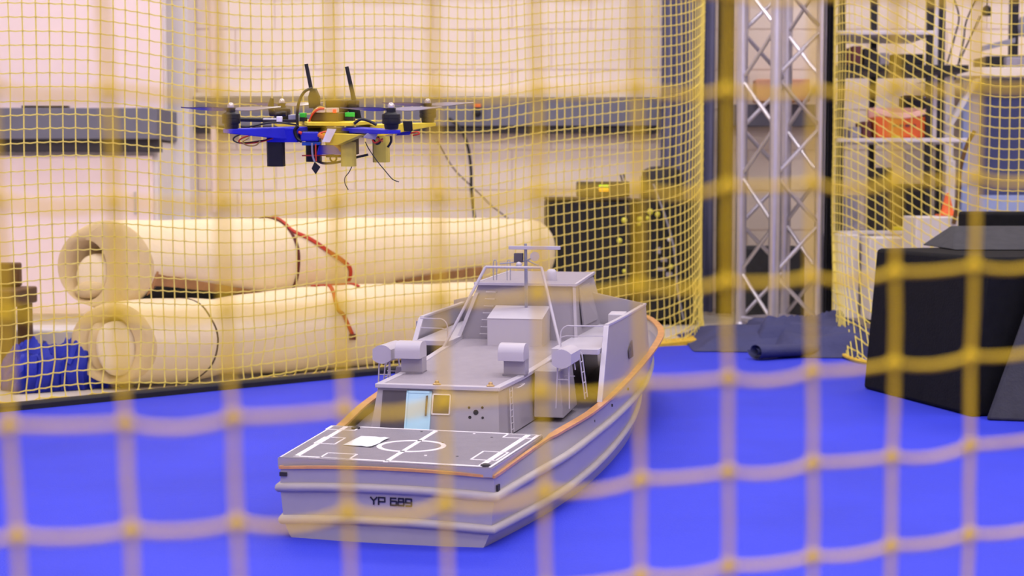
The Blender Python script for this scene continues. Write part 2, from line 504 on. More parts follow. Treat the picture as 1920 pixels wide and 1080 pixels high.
hanging_net('safety_net', 'yellow net hanging in folds in front of the shelves at right', pathR, dzR, 1.75, shR)

# nearest net, between the camera and the mat, one cord at a time
def P_front(i, j):
    x = -0.1764 + 0.0383 * i
    y = 0.552 + 0.0139 * i
    z = 0.5150 + 0.00115 * i + 0.0403 * j
    t = max(0, 1 - i / 10.0)
    x += -0.0016 * t * j + 0.0011 * noise.noise(Vector((i * .7, j * .7, 2)))
    x += interp(i, [0, 1, 2, 3, 4, 5, 6, 7], [-.0025, -.0028, -.0045, -.0023, -.0030, -.0022, 0, 0])
    z += interp(i, [0, 1, 2, 3, 4, 5, 6, 7, 8, 9, 10], [-.0018, -.0042, -.0053, -.0058, -.0058, -.0050, -.0039, -.0051, -.0052, -.0049, -.0041])
    z += 0.0012 * noise.noise(Vector((i * .6, j * .8, 5)))
    y += 0.004 * noise.noise(Vector((i * .3, j * .3, 8)))
    return Vector((x, y, z))
fn = thing('safety_net', 'blurred yellow net close up, hanging between the viewer and the blue mat', 'net')
I0, I1, J0, J1 = -9, 42, -12, 26
CR = 0.00142
for i in range(I0, I1 + 1):
    pts = []
    for j in range(J0, J1 + 1):
        p = P_front(i, j); pts.append(p)
        if j < J1: pts.append((p + P_front(i, j + 1)) / 2 + Vector((0.0005 * math.sin(i * 5 + j), 0, 0)))
    MB().tube(pts, CR, 6).build('cord', M['net'], fn, 60, fix=False)
for j in range(J0, J1 + 1):
    pts = []
    for i in range(I0, I1 + 1):
        p = P_front(i, j); pts.append(p)
        if i < I1:
            q = P_front(i + 1, j)
            for t in (0.25, 0.5, 0.75):
                pts.append(p + (q - p) * t - Vector((0, 0, ((0.0036 if (j == 0 and 2 <= i <= 4) else 0.0019 + 0.0012 * math.sin(i * 3 + j * 5))) * 4 * t * (1 - t))))
    MB().tube(pts, CR, 6).build('cord', M['net'], fn, 60, fix=False)
kb = MB()
for i in range(I0, I1 + 1):
    for j in range(J0, J1 + 1):
        kb.ball(P_front(i, j), 0.0034, 8, 1.0)
kb.build('knots', M['net'], fn, 60, kind='stuff', fix=False)

# ------------------------------------------------------------------ foam rolls
class Roll:
    def __init__(s, p0, p1, ra, rs, k=0.0):
        s.k = k
        s.p0, s.p1 = Vector(p0), Vector(p1)
        s.d = (s.p1 - s.p0); s.L = s.d.length; s.d.normalize()
        s.front = Vector((s.d.y, -s.d.x, 0)).normalized()
        s.up = s.front.cross(s.d) * -1
        if s.up.z < 0: s.up = -s.up
        s.ra, s.rs = ra, rs
        s.sag = 0
    def rad(s, a): return interp(a, s.ra, s.rs)
    def ctr(s, a): return s.p0 + s.d * a
    def P(s, a, x, z):
        return s.p0 + s.d * (a + s.k * x * max(0.0, 1 - max(a, 0) / .6)) + s.front * x + s.up * z
    def pt(s, a, th, off=0.0):
        r = s.rad(a) + off + 0.007 * noise.noise(Vector((a * 4, math.cos(th) * 1.5, math.sin(th) * 1.5)))
        return s.P(a, r * math.sin(th), r * math.cos(th))
    def find(s, px, py, off=0.004):
        best = None
        for ia in range(0, 261):
            a = s.L * ia / 260
            for it in range(-30, 100):
                th = R(it * 1.5)
                q = s.pt(a, th, off); x, y = proj(q)
                e = (x - px) ** 2 + (y - py) ** 2
                if best is None or e < best[0]: best = (e, a, th)
        return best[1], best[2]
def build_roll(name, label, ro, hol, core):
    hcx, hcz, hx, hz = hol
    root = thing(name, label, 'foam roll')
    n = 48
    rows = []
    for ia in range(0, 61):
        a = ro.L * ia / 60
        rows.append([ro.pt(a, 2 * math.pi * k / n) for k in range(n)] )
    # rounded lips into the hollow end
    def ring(a, f):
        R0 = ro.rad(0)
        return [ro.P(a, R0 * f * math.sin(2 * math.pi * k / n), R0 * f * math.cos(2 * math.pi * k / n)) for k in range(n)]
    b = MB()
    def hole(a, g):
        return [ro.P(a, hcx + hx * g * math.sin(2 * math.pi * k / n), hcz + hz * g * math.cos(2 * math.pi * k / n)) for k in range(n)]
    h_, o_ = hole(-.014, 1.08), ring(-.014, .98)
    near = [hole(.26, 1), hole(.015, 1), hole(-.006, 1.05), [p.lerp(q, .35) for p, q in zip(h_, o_)], [p.lerp(q, .8) for p, q in zip(h_, o_)], ring(-.006, .985)]
    MB().grid([q + [q[0]] for q in near + [rows[0]]]).build('cut_end', M['foamend'], root, 60)  # end face tinted darker to carry its shade
    allr = list(rows)
    allr += [[ro.ctr(ro.L + .02) + (p - ro.ctr(ro.L)) * .8 for p in rows[-1]], [ro.ctr(ro.L + .025) for p in rows[-1]]]
    b.grid([r + [r[0]] for r in allr])
    b.build('outer_layer', M['foam'], root, 60)
    core(root, ro)
    return root
def lump(ro, cx, cz, rx, rz, a0, a1, twist=0.0):
    """inner coil: elliptical cylinder with a rounded end, offset inside the roll (front / up axes)"""
    n = 32; rows = []
    prof = [(-0.012, 0.0), (-0.012, .5), (-0.006, .8), (0.004, .94), (0.02, 1.0), (a1 - a0, 1.0)]
    for da, f in prof:
        rows.append([ro.P(a0 + da, cx + rx * f * math.cos(t) * math.cos(twist) - rz * f * math.sin(t) * math.sin(twist), cz + rx * f * math.cos(t) * math.sin(twist) + rz * f * math.sin(t) * math.cos(twist)) for t in [2 * math.pi * k / n for k in range(n + 1)]])
    return MB().grid(rows)
UR = Roll((-1.318, 5.02, 0.375), (0.085, 6.86, 0.345), [0, .3, .8, 1.05, 1.25, 1.7, 2.4], [.142, .150, .152, .149, .154, .150, .135], .55)
LR = Roll((-1.262, 4.885, 0.132), (-0.15, 5.97, 0.128), [0, .14, .28, .345, .37, .46, .75, 1.0, 1.56], [.128, .138, .137, .130, .126, .137, .150, .148, .135], .6)
def core_u(root, ro):
    lump(ro, -.050, -.034, .050, .072, 0.006, .26).build('inner_layer', M['foam'], root, 60)
    lump(ro, -.052, -.078, .046, .030, -0.006, .25, .25).build('inner_fold', M['foamend'], root, 60)
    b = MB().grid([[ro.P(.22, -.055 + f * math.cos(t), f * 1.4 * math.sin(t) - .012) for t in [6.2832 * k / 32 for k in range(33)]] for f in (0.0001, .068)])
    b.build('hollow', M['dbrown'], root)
def core_l(root, ro):
    lump(ro, .016, -.012, .044, .088, -0.035, .25, .10).build('inner_layer', M['foam'], root, 60)
    lump(ro, -.046, -.006, .024, .078, -0.012, .25, .0).build('inner_fold', M['foamend'], root, 60)
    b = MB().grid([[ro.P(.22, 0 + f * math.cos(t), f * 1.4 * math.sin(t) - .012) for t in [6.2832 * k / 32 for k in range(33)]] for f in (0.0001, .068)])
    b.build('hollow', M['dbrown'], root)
ur = build_roll('foam_roll', 'long cream foam roll lying uppermost, its open end showing a dark hollow', UR, (-.058, -.016, .062, .095), core_u)
lr = build_roll('foam_roll', 'lower cream foam roll on the floor behind the net, tied near its end', LR, (-.004, -.008, .070, .094), core_l)
def strap_on(ro, pxs, w, m, name, off=.004):
    ats = [ro.find(x, y) for x, y in pxs]
    pts = []; side = []; up = []
    ats2 = [Vector((a, t, 0)) for a, t in ats]
    ats2 = catmull(ats2, 5)
    P3 = [ro.pt(v.x, v.y, off) for v in ats2]
    for i, v in enumerate(ats2):
        nrm = (ro.up * math.cos(v.y) + ro.front * math.sin(v.y)).normalized()
        d = (P3[min(i + 1, len(P3) - 1)] - P3[max(0, i - 1)])
        if d.length < 1e-6: d = ro.d.copy()
        sd = d.normalized().cross(nrm).normalized()
        pts.append(P3[i]); side.append(sd * w); up.append(nrm * .002)
    return MB().strip(pts, side, up)
st = thing('ratchet_strap', 'red webbing strap hanging loose across the upper foam roll', 'strap')
strap_on(UR, [(513, 404), (530, 414), (548, 430), (580, 448), (612, 470), (640, 486), (655, 502), (658, 518), (652, 527)], .0075, M['strap'], 'webbing').build('webbing', M['strap'], st)
aa = UR.find(553, 450)[0]
b = MB(); tt = [R(t * 6 - 20) for t in range(0, 28)]
b.strip([UR.pt(aa, t, .003) for t in tt], tuple(UR.d * .0055), [tuple((UR.up * math.cos(t) + UR.front * math.sin(t)) * .002) for t in tt])
b.build('band', M['strapd'], st, label='dark maroon band around the roll')
p = UR.find(516, 406); MB().box(-.014, .014, -.006, .006, -.006, .006).build('buckle', M['silver'], st, label='small metal buckle').location = UR.pt(p[0], p[1], .008)
st2 = thing('ratchet_strap', 'red strap curling over the lower foam roll toward the boat', 'strap')
strap_on(LR, [(672, 537), (655, 528), (628, 525), (600, 523), (586, 527), (592, 535), (606, 545), (630, 565), (645, 590), (654, 610), (660, 628)], .0065, M['strap'], 'webbing').build('webbing', M['strap'], st2)
p = LR.find(661, 631); MB().box(-.012, .012, -.008, .008, -.010, .010).build('buckle', M['strapd'], st2, label='dark buckle at the strap end').location = LR.pt(p[0], p[1], .007)
a2 = LR.find(412, 640)[0]
tt = [R(t * 7.2) for t in range(51)]
tag(MB().tube([LR.pt(a2, t, -.001) for t in tt], .0035, 6).build('tie_cord', M['cord']), 'thin dark cord tied round the end of the lower foam roll', 'cord')
def shade_strip(top, bot, lab, m):  # strips added on the upper roll, coloured as the shaded gap beneath it
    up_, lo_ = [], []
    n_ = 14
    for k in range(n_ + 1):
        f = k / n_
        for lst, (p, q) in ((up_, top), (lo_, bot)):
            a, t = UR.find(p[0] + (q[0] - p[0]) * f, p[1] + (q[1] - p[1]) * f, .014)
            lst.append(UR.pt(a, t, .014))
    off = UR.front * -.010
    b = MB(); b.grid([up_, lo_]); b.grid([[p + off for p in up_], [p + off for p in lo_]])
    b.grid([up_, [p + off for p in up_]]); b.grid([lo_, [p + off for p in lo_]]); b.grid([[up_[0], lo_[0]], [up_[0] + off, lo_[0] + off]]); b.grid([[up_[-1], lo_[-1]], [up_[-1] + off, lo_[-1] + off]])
    return tag(b.build('roll_shade', m), lab, 'sheet')
shade_strip(((250, 506), (545, 556)), ((252, 532), (545, 561)), 'brown strip added for the shaded gap under the near half of the upper roll', M['brown'])
shade_strip(((256, 533), (470, 552)), ((258, 560), (470, 563)), 'black strip added for the deep shade in the gap between the rolls', M['bcurtain'])
shade_strip(((745, 526), (905, 500)), ((745, 530), (905, 522)), 'brown strip added for the shaded gap between the rolls, left of the boat mast', M['brown'])
# low bench under the upper roll
bn = thing('low_bench', 'brown plank bench in the shadow under the upper foam roll', 'bench')
def benchpt(a, off, z): 
    q = UR.ctr(a) + UR.front * off; return Vector((q.x, q.y, z))
for o_ in (-.145, -.065):
    MB().strip([benchpt(.10, o_ - .02, .195), benchpt(2.38, o_ - .02, .195)], tuple(UR.front * .034), (0, 0, .017)).build('plank', M['brown'], bn, bevel=.003)
for a_ in (.22, 1.2, 2.2):
    MB().strip([benchpt(a_, -.19, .087), benchpt(a_, -.06, .087)], tuple(UR.d * .03), (0, 0, .089)).build('leg', M['dbrown'], bn)

# ------------------------------------------------------------------ far left odds and ends
def crumple(w, d, h, seed, nx=44, ny=30):
    rows = []
    for j in range(ny + 1):
        r = []
        for i in range(nx + 1):
            u, v = i / nx * 2 - 1, j / ny * 2 - 1
            e = max(0, 1 - abs(u) ** 5.0) * max(0, 1 - abs(v) ** 5.0)
            n1 = noise.noise(Vector((u * 2.3 + seed, v * 2.3, seed)))
            n2 = 1 - abs(noise.noise(Vector((u * 4.5 + seed, v * 4.0, 2 * seed)))) * 2.2
            n3 = 1 - abs(noise.noise(Vector((u * 9 + seed, v * 8, 3 * seed)))) * 2
            z = h * (e ** .5) * (0.55 + .30 * n1 + .34 * n2 + .20 * n3)
            x = u * w / 2 * (1 + .05 * n1) + .02 * n2; y = v * d / 2 * (1 + .08 * n1) + .02 * n3
            r.append(Vector((x, y, max(0.002, z))))
        rows.append(r)
    return MB().grid(rows)
cl = crumple(.34, .26, .15, 3.3).build('crumpled_tarp', M['bluecloth'], None, 50)
tag(cl, 'bundle of crumpled royal blue fabric on the floor by the foam rolls', 'fabric')
cl.location = (-1.47, 4.96, ZF); cl.rotation_euler = (0, 0, R(30))
so = cl.modifiers.new('solid', 'SOLIDIFY'); so.thickness = .003; so.offset = 1
st_ = thing('wooden_stool', 'dark brown wooden stool cut off by the left edge', 'stool', (-1.70, 5.1, ZF))
MB().box(-.14, .095, -.12, .12, .255, .31).build('seat', M['dbrown'], st_, bevel=.006)
MB().box(-.14, .045, .08, .12, .31, .39).build('backrest', M['dbrown'], st_, bevel=.006)
for x_ in (-.12, .06):
    for y_ in (-.09, .09):
        MB().box(x_ - .02, x_ + .02, y_ - .02, y_ + .02, 0, .255).build('leg', M['dbrown'], st_)
tag(MB().box(-1.72, -1.40, 5.30, 5.50, ZF, .14).build('storage_box', M['cabinet'], bevel=.01), 'low white box behind the crumpled blue fabric', 'box')

# ------------------------------------------------------------------ black equipment cases
ca = thing('equipment_case', 'wide black equipment case with a device on top, behind the net', 'case', (0, 0, ZF))
MB().box(.155, .545, 7.12, 7.6, 0.02, .58).build('body', M['case'], ca, bevel=.01)
for x_ in (.16, .35, .53):
    MB().box(x_ - .006, x_ + .006, 7.108, 7.12, .03, .57).build('rib', M['hole'], ca)
MB().box(.155, .545, 7.11, 7.6, .58, .594).build('lid', M['hole'], ca, bevel=.003)
for x_, y_ in ((.2, 7.2), (.5, 7.2), (.2, 7.5), (.5, 7.5)):
    MB().box(x_ - .02, x_ + .02, y_ - .02, y_ + .02, 0, .02).build('foot', M['post'], ca)
cb = thing('equipment_case', 'black case with lime balls standing beside the slate curtain', 'case', (0, 0, ZF))
MB().box(.575, .862, 7.14, 7.6, 0.02, .585).build('body', M['case'], cb, bevel=.01)
MB().lathe([(.001, .0), (.10, .0), (.10, .10), (.085, .135), (.05, .15), (.001, .152)], 20, (.70, 7.26, .585)).build('lid', M['hole'], cb)
def kpt(x, y): 
    q = on_y(x, y, 7.12); return (q.x, q.y, q.z - ZF)
for x_, y_, r_ in ((1200, 411, .013), (1219, 397, .015), (1233, 402, .013), (1214, 409, .010), (1198, 420, .009), (1258, 500, .012)):  # loose lime balls, pinned to the case fronts by added stubs
    q = kpt(x_, y_)
    b = MB().ball(q, r_, 12); b.tube([(q[0], 7.12, q[2]), (q[0], 7.141, q[2])], .005)
    b.build('lime_ball', M['lime_ball'], cb, 60)
for x_, y_, r_ in ((1170, 413, .014), (1161, 451, .013), (1170, 508, .010)):
    q = kpt(x_, y_)
    q = (min(q[0], .54), 7.10, q[2])
    b = MB().ball(q, r_, 12); b.tube([(q[0], 7.10, q[2]), (q[0], 7.121, q[2])], .005)
    b.build('lime_ball', M['lime_ball'], ca, 60)
q = kpt(1255, 449); MB().ball(q, .010, 10).build('lamp', M['white'], cb, 60)
for x_, y_, w_, h_ in ((1235, 470, .02, .03), (1245, 487, .03, .02), (1240, 505, .04, .015), (1255, 515, .03, .02)):
    q = kpt(x_, y_); MB().box(q[0] - w_ / 2, q[0] + w_ / 2, 7.118, 7.141, q[2] - h_ / 2, q[2] + h_ / 2).build('patch_label', M['clutter2'], cb, bevel=.002)
for x_ in (.60, .84):
    for y_ in (7.2, 7.5):
        MB().box(x_ - .02, x_ + .02, y_ - .02, y_ + .02, 0, .02).build('foot', M['post'], cb)
wpts = [on_y(x, y, 7.09) for x, y in ((1225, 345), (1240, 385), (1255, 430), (1266, 480), (1270, 540), (1282, 600))]
tag(MB().tube(catmull(wpts), .005, 5).build('cable', M['grey']), 'grey cable draped down the front of the case with balls', 'cable')
dv = thing('rack_device', 'flat black device with a green and amber display on the wide case', 'device', (0, 0, ZF))
MB().box(.31, .545, 7.16, 7.5, .596, .665).build('body', M['hole'], dv, bevel=.006)
q = kpt(1133, 352)
MB().box(q[0] - .022, q[0] + .022, 7.155, 7.161, q[2] + .0, q[2] + .012).build('display', M['led'], dv)
MB().box(q[0] - .022, q[0] + .022, 7.155, 7.161, q[2] - .016, q[2] - .004).build('display', M['ledr'], dv)
for x_ in (.52, .535):
    MB().tube([(x_, 7.3, .665), (x_ - .01, 7.3, .70)], .004).build('aerial', M['black'], dv)

# ------------------------------------------------------------------ aluminium truss
tr = thing('truss_tower', 'silver aluminium box truss tower standing between the two nets', 'truss', (1.203, 6.95, ZF), (0, 0, R(27.5)))
hs = .124; H = 2.7
cm = MB().tube([(0, 0, .0), (0, 0, H)], .025, 14)
cobj = None
cs = [(-hs, -hs), (hs, -hs), (hs, hs), (-hs, hs)]
for x_, y_ in cs:
    if cobj is None:
        cobj = cm.build('chord', M['alu'], tr, 40); cobj.location = (x_, y_, 0)
    else: copy_part(cobj, tr, (x_, y_, 0))
PIT = .43
for f in range(4):
    a = Vector((*cs[f], 0)); c_ = Vector((*cs[(f + 1) % 4], 0))
    k = 0; z = .045 + (.0 if f in (0, 2) else .0)
    fl = 1
    while z < H - .25:
        p0, p1 = (a, c_) if (k + fl) % 2 == 0 else (c_, a)
        MB().tube([p0 + Vector((0, 0, z)), p1 + Vector((0, 0, z + PIT / 2))], .0095, 8).build('brace', M['alu'], tr, 40)
        z += PIT / 2; k += 1
    for zz in (.045, H - .03):
        MB().tube([a + Vector((0, 0, zz)), c_ + Vector((0, 0, zz))], .0125, 8).build('crossbar', M['alu'], tr, 40)
    MB().lathe([(.034, 0), (.034, .012), (.027, .03)], 12, a).build('foot', M['alu'], tr, 40)

# ------------------------------------------------------------------ slate cloth heap in front of the truss
hp = thing('folded_tarp', 'slate blue cloth folded in a low heap at the foot of the truss', 'cloth', (0, 0, 0))
def sheet(x0, x1, y0, y1, h, seed, skew=0.0, base=0.0):
    rows = []
    for j in range(25):
        r = []
        for i in range(57):
            u, v = i / 56, j / 24
            eu = smooth(min(u, 1 - u) / .16); ev = smooth(min(v, 1 - v) / .16)
            f = noise.noise(Vector((u * 3 + seed, v * 2, seed)))
            fold = max(0, 1 - abs(v - .42 - .5 * (u - .4) * skew - .06 * math.sin(u * 7 + seed)) / .06)
            z = (base + h * (.75 + .35 * f) + .028 * fold) * min(eu, ev) + .003
            yy = y0 + (y1 - y0) * v + .03 * noise.noise(Vector((u * 3, seed, 0)))
            r.append(Vector((x0 + (x1 - x0) * u + .02 * noise.noise(Vector((v * 3, seed, 4))), yy, z)))
        rows.append(r)
    return MB().grid(rows)
sheet(.70, 1.50, 5.86, 6.55, .075, 1.7, .5).build('fold', M['tarp'], hp, 50)
sheet(.98, 1.52, 5.66, 6.2, .085, 5.2, -1.3).build('fold', M['tarp'], hp, 50)
sheet(.92, 1.42, 5.9, 6.45, .05, 8.8, 1.2, .055).build('fold', M['tarp'], hp, 50)
# rolled front edge, open spiral end at its left
sp = []
A_, B_ = Vector((.885, 5.60, .034)), Vector((1.26, 5.80, .030))
dirr = (B_ - A_).normalized(); nn = Vector((-dirr.y, dirr.x, 0))
rows = []
for i in range(2, 40):
    t = i / 39 * 4 * math.pi; rr = .006 + .026 * i / 39
    rows.append((nn * math.cos(t) * rr * 1.5 + Vector((0, 0, math.sin(t) * rr))))
b = MB().grid([[A_ + (B_ - A_) * k / 12 + q * (1 - .25 * k / 12) + Vector((0, 0, -.006 * k / 12)) for k in range(13)] for q in rows])
b.build('rolled_edge', M['tarp'], hp, 60)

# ------------------------------------------------------------------ black foam blocks at right
P1, P2, P3, P4 = Vector((1.10, 4.82, 0)), Vector((1.262, 4.22, 0)), Vector((2.25, 4.50, 0)), Vector((2.08, 5.12, 0))
zt = Vector((0, 0, .44))
fb = MB().hexa([P1, P2, P3, P4], [P1 + zt + Vector((.035, 0, 0)), P2 + zt + Vector((.035, 0, 0)), P3 + zt, P4 + zt]).build('foam_block', M['blackfoam'], bevel=.012)
tag(fb, 'big black foam block standing on the blue mat at right', 'block')
b = MB().hexa([(1.33, 4.66, .442), (2.2, 4.66, .442), (2.2, 5.02, .442), (1.33, 5.02, .442)], [(1.42, 4.95, .505), (2.2, 4.95, .505), (2.2, 5.01, .505), (1.42, 5.01, .505)])
tag(b.build('foam_wedge', M['greyfoam'], bevel=.006), 'charcoal foam wedge lying on top of the big black block', 'wedge')
b = MB().hexa([(1.285, 4.16, .001), (2.1, 3.95, .001), (2.1, 4.30, .001), (1.30, 4.20, .001)], [(1.47, 4.20, .50), (2.1, 4.12, .50), (2.1, 4.32, .50), (1.48, 4.24, .50)])
tag(b.build('foam_ramp', M['greyfoam'], bevel=.008), 'slanted charcoal foam ramp leaning on the black block at the right edge', 'ramp')
tag(MB().box(1.56, 2.3, 5.06 + .12, 5.42, .001, .545).build('foam_block', M['blackfoam'], bevel=.01), 'black foam block rising behind the charcoal wedge', 'block')

# ------------------------------------------------------------------ shelf unit with its load
def X(px, Y): return (px - 960) / F * Y
SY = 6.9
sh = thing('shelf_rack', 'black post shelf rack with pale shelves behind the right net', 'shelf', (0, 0, ZF))
posts = [(X(1573, SY), SY), (X(1632, 7.3), 7.3), (X(1737, SY), SY), (X(1758, 7.3), 7.3)]
for x_, y_ in posts:
    MB().box(x_ - .014, x_ + .014, y_ - .014, y_ + .014, 0, 1.9).build('post', M['post'], sh)
xs0, xs1 = posts[0][0] - .02, posts[3][0] + .01
for nm, z_, m_, th in (('shelf', 1.315, 'shelfw', .018), ('shelf', 1.165, 'post', .03), ('shelf', .843, 'shelfw', .018), ('shelf', .432, 'shelfw', .018)):
    MB().box(xs0, xs1 if z_ != 1.315 else xs1 - .15, SY - .02, 7.32, z_ + .014 - th, z_ + .014).build(nm, M[m_], sh, bevel=.003)
MB().box(X(1742, 7.1), X(1752, 7.1), 7.1, 7.12, .86, 1.9).build('back_strut', M['shelfw'], sh)
def bx(name, label, cat, px0, px1, py0, py1, Y, m, dep=.12, bev=.006, group=None):
    a = on_y(px0, py1, Y); c = on_y(px1, py0, Y)
    o = MB().box(a.x, c.x, Y, Y + dep, a.z, c.z).build(name, M[m], None, bevel=bev)
    tag(o, label, cat, group)
    return o
def on_shelf(name, label, cat, px0, px1, h, zs, m, Y=SY + .02, dep=.14, bev=.006):
    o = MB().box(X(px0, Y), X(px1, Y), Y, Y + dep, zs + .001, zs + .001 + h).build(name, M[m], None, bevel=bev)
    tag(o, label, cat); return o
z1 = 1.165 + .014 + ZF; z2 = .843 + .014 + ZF; z3 = .432 + .014 + ZF
on_shelf('tool_case', 'maroon tool case on the black shelf under the top board', 'case', 1592, 1612, .085, z1, 'clutter1')
on_shelf('power_supply', 'dark power supply on the black shelf beside the maroon case', 'device', 1614, 1640, .075, z1, 'hole')
on_shelf('parts_box', 'grey parts box on the black shelf in the rack', 'box', 1644, 1664, .055, z1, 'clutter2')
on_shelf('battery_charger', 'long black charger lying on the black shelf', 'device', 1668, 1728, .05, z1, 'black')
bin_ = thing('storage_bin', 'bright orange plastic bin with a pale rim on the middle shelf', 'bin', (X(1688, SY), SY + .08, z2 + .001))
w2 = X(1740, SY) - X(1688, SY)
MB().hexa([(-w2 * .86, -.06, 0), (w2 * .95, -.06, 0), (w2 * .95, .06, 0), (-w2 * .86, .06, 0)], [(-w2 * .98, -.075, .095), (w2, -.075, .095), (w2, .075, .095), (-w2 * .98, .075, .095)]).build('body', M['orange'], bin_, bevel=.008)
b = MB(); pts = [(-w2 * 1.02 + 2.04 * w2 * k / 12, -.078, .098 + .028 * (abs(k - 6) / 6) ** 2) for k in range(13)]
b.strip(pts, (0, .006, 0), (0, 0, .012)).build('rim', M['pink'], bin_, bevel=.003)
MB().box(-w2 * .98, w2, .05, .075, .095, .14).build('back_panel', M['pink'], bin_, bevel=.004)
for k in range(4):
    MB().box(-.04 + k * .028, -.022 + k * .028, -.0775, -.066, .05, .06).build('slot', M['clutter1'], bin_)
on_shelf('black_receiver', 'black receiver box with a blue light behind the orange bin', 'device', 1690, 1735, .20, z2, 'black', 7.08, .1)
q = on_y(1738, 181, 7.06)
lamp = MB().ball(q, .010, 10).build('indicator_lamp', M['bled'], None, 60)
tag(lamp, 'small glowing blue indicator lamp on the rack post above the orange bin', 'lamp')
on_shelf('cable_bundle', 'heap of grey parts on the middle shelf left of the orange bin', 'parts', 1590, 1612, .05, z2, 'clutter2')
on_shelf('motor_box', 'small maroon box on the middle shelf left of the bin', 'box', 1613, 1632, .075, z2, 'clutter1', SY + .05)
on_shelf('spare_part', 'lime plastic part lying before the orange bin', 'part', 1672, 1684, .010, z2, 'lime', SY - .012, .03, .002)
on_shelf('gear_box', 'tall dark gear box on the lowest shelf of the rack', 'box', 1640, 1672, .28, z3, 'hole')
on_shelf('printer', 'black printer on the lowest shelf right of the dark gear box', 'printer', 1676, 1730, .21, z3, 'black')
on_shelf('drill', 'lime yellow tool on the lowest shelf beside the printer', 'tool', 1676, 1708, .018, z3, 'lime', SY - .015, .03, .003)
on_shelf('paper_stack', 'grey crumpled packing stack at the left of the lowest shelf', 'packing', 1578, 1612, .16, z3, 'clutter2')
bx('cardboard_carton', 'tall white carton standing on the floor under the shelves', 'box', 1570, 1612, 440, 598, 6.74, 'cabinet', .2)
bx('storage_carton', 'wide white carton under the lowest shelf behind the black foam block', 'box', 1628, 1718, 445, 600, 6.6, 'cabinet', .2)
bx('document_box', 'white plastic panel standing between the rack and the navy partition', 'panel', 1768, 1792, 300, 600, 7.2, 'cabinet', .06)
# desk and partitions at far right
dk = thing('work_desk', 'cream topped high desk with a navy panel at the far right', 'desk', (0, 0, ZF))
MB().box(X(1765, 7.35), 2.95, 7.30, 7.86, 1.158, 1.20).build('desktop', M['desk'], dk, bevel=.004)
MB().box(X(1830, 7.45), 2.9, 7.45, 7.48, .60, 1.157).build('panel', M['panelb'], dk)
MB().box(X(1800, 7.45), X(1830, 7.45), 7.44, 7.49, .02, 1.157).build('panel_frame', M['panell'], dk, bevel=.004)
MB().box(X(1832, 7.45), 2.9, 7.44, 7.49, .45, .60).build('panel_rail', M['panell'], dk, bevel=.004)
MB().box(X(1832, 7.45), 2.9, 7.45, 7.48, .02, .45).build('lower_panel', M['panelb'], dk)
MB().strip([(X(1775, 7.35), 7.34, .93), (X(1825, 7.35), 7.34, 1.155)], (.012, 0, 0), (0, .01, .006)).build('bracket', M['cabinet'], dk)
for x_ in (X(1772, 7.4), 2.9):
    MB().box(x_ - .02, x_ + .02, 7.36, 7.40, 0, 1.157).build('leg', M['cabinet'], dk)
def on_desk(name, label, cat, px0, px1, h, m, Y=7.4, dep=.2):
    zt_ = 1.201 + ZF
    o = MB().box(X(px0, Y), X(px1, Y), Y, Y + dep, zt_ + .001, zt_ + h).build(name, M[m], None, bevel=.006); tag(o, label, cat); return o
on_desk('keyboard_tray', 'black tray lying along the cream desk at the far right', 'tray', 1842, 1960, .06, 'black')
on_desk('instrument', 'grey instrument base on the cream desk', 'instrument', 1880, 1935, .05, 'clutter2', 7.34, .05)
arm = thing('instrument_stand', 'black instrument stand with a grey head above the cream desk', 'arm', (X(1892, 7.5), 7.5, 1.201 + .06 + ZF))
MB().box(-.018, .018, -.02, .02, .002, .55).build('pole', M['post'], arm)
MB().strip([(0, -.02, .08), (-.16, -.02, -.02 + .06)], (0, .012, 0), (0, 0, .012)).build('strut', M['grey'], arm)
MB().lathe([(.035, 0), (.04, .05), (.03, .09)], 14, (.05, -.03, .10), (0, 0, 1)).build('head', M['grey'], arm)
ca_ = thing('desk_lamp', 'small black webcam lamp hanging by a cable above the desk', 'lamp', on_y(1850, 22, 7.5))
MB().lathe([(.018, -.02), (.024, -.015), (.02, .02), (.008, .03)], 12).build('head', M['black'], ca_)
MB().tube([(0, 0, .03), (.004, 0, .2), (0, .02, .45)], .003).build('cable', M['blackw'], ca_)
for pts, lab in ((((1838, 30), (1825, 60), (1808, 95), (1795, 125)), 'black cable slanting down to the desk from the hanging lamp'),
                 (((1785, -10), (1798, 30), (1790, 70), (1776, 120)), 'dark looping cable beside the rack above the desk'),
                 (((1835, -10), (1812, 40), (1806, 80), (1790, 150)), 'olive cable hanging beside the slanting black cable')):
    tag(MB().tube(catmull([on_y(x, y, 7.28) for x, y in pts]), .004, 5).build('cable', M['blackw']), lab, 'cable')
tag(MB().tube(catmull([on_y(x, y, 6.35) for x, y in ((1828, 246), (1812, 275), (1800, 320), (1797, 370), (1788, 420))]), .009, 6).build('strap', M['dbrown']), 'brown strap hanging down beside the navy panel', 'strap')
cone = thing('traffic_cone', 'small orange red cone by the end of the black foam block', 'cone', on_y(1776, 402, 6.5))
MB().lathe([(.034, 0), (.03, .006), (.022, .03), (.008, .088), (.001, .09)], 14).build('body', M['orange'], cone)
MB().box(-.04, .04, -.04, .04, -.006, 0).build('base', M['orange'], cone)
tag(MB().box(1.66, 2.3, 6.36, 6.58, ZF, cone.location.z - .007).build('plinth', M['cabinet'], bevel=.006), 'white plinth under the orange cone behind the foam blocks', 'plinth')
bx('carton', 'open brown carton on the ledge behind the truss', 'box', 1418, 1520, 148, 190, 7.72, 'card', .12)
on_truss = bx('storage_tub', 'grey tub behind the lower part of the truss', 'tub', 1395, 1510, 465, 610, 7.4, 'greyfoam', .3)

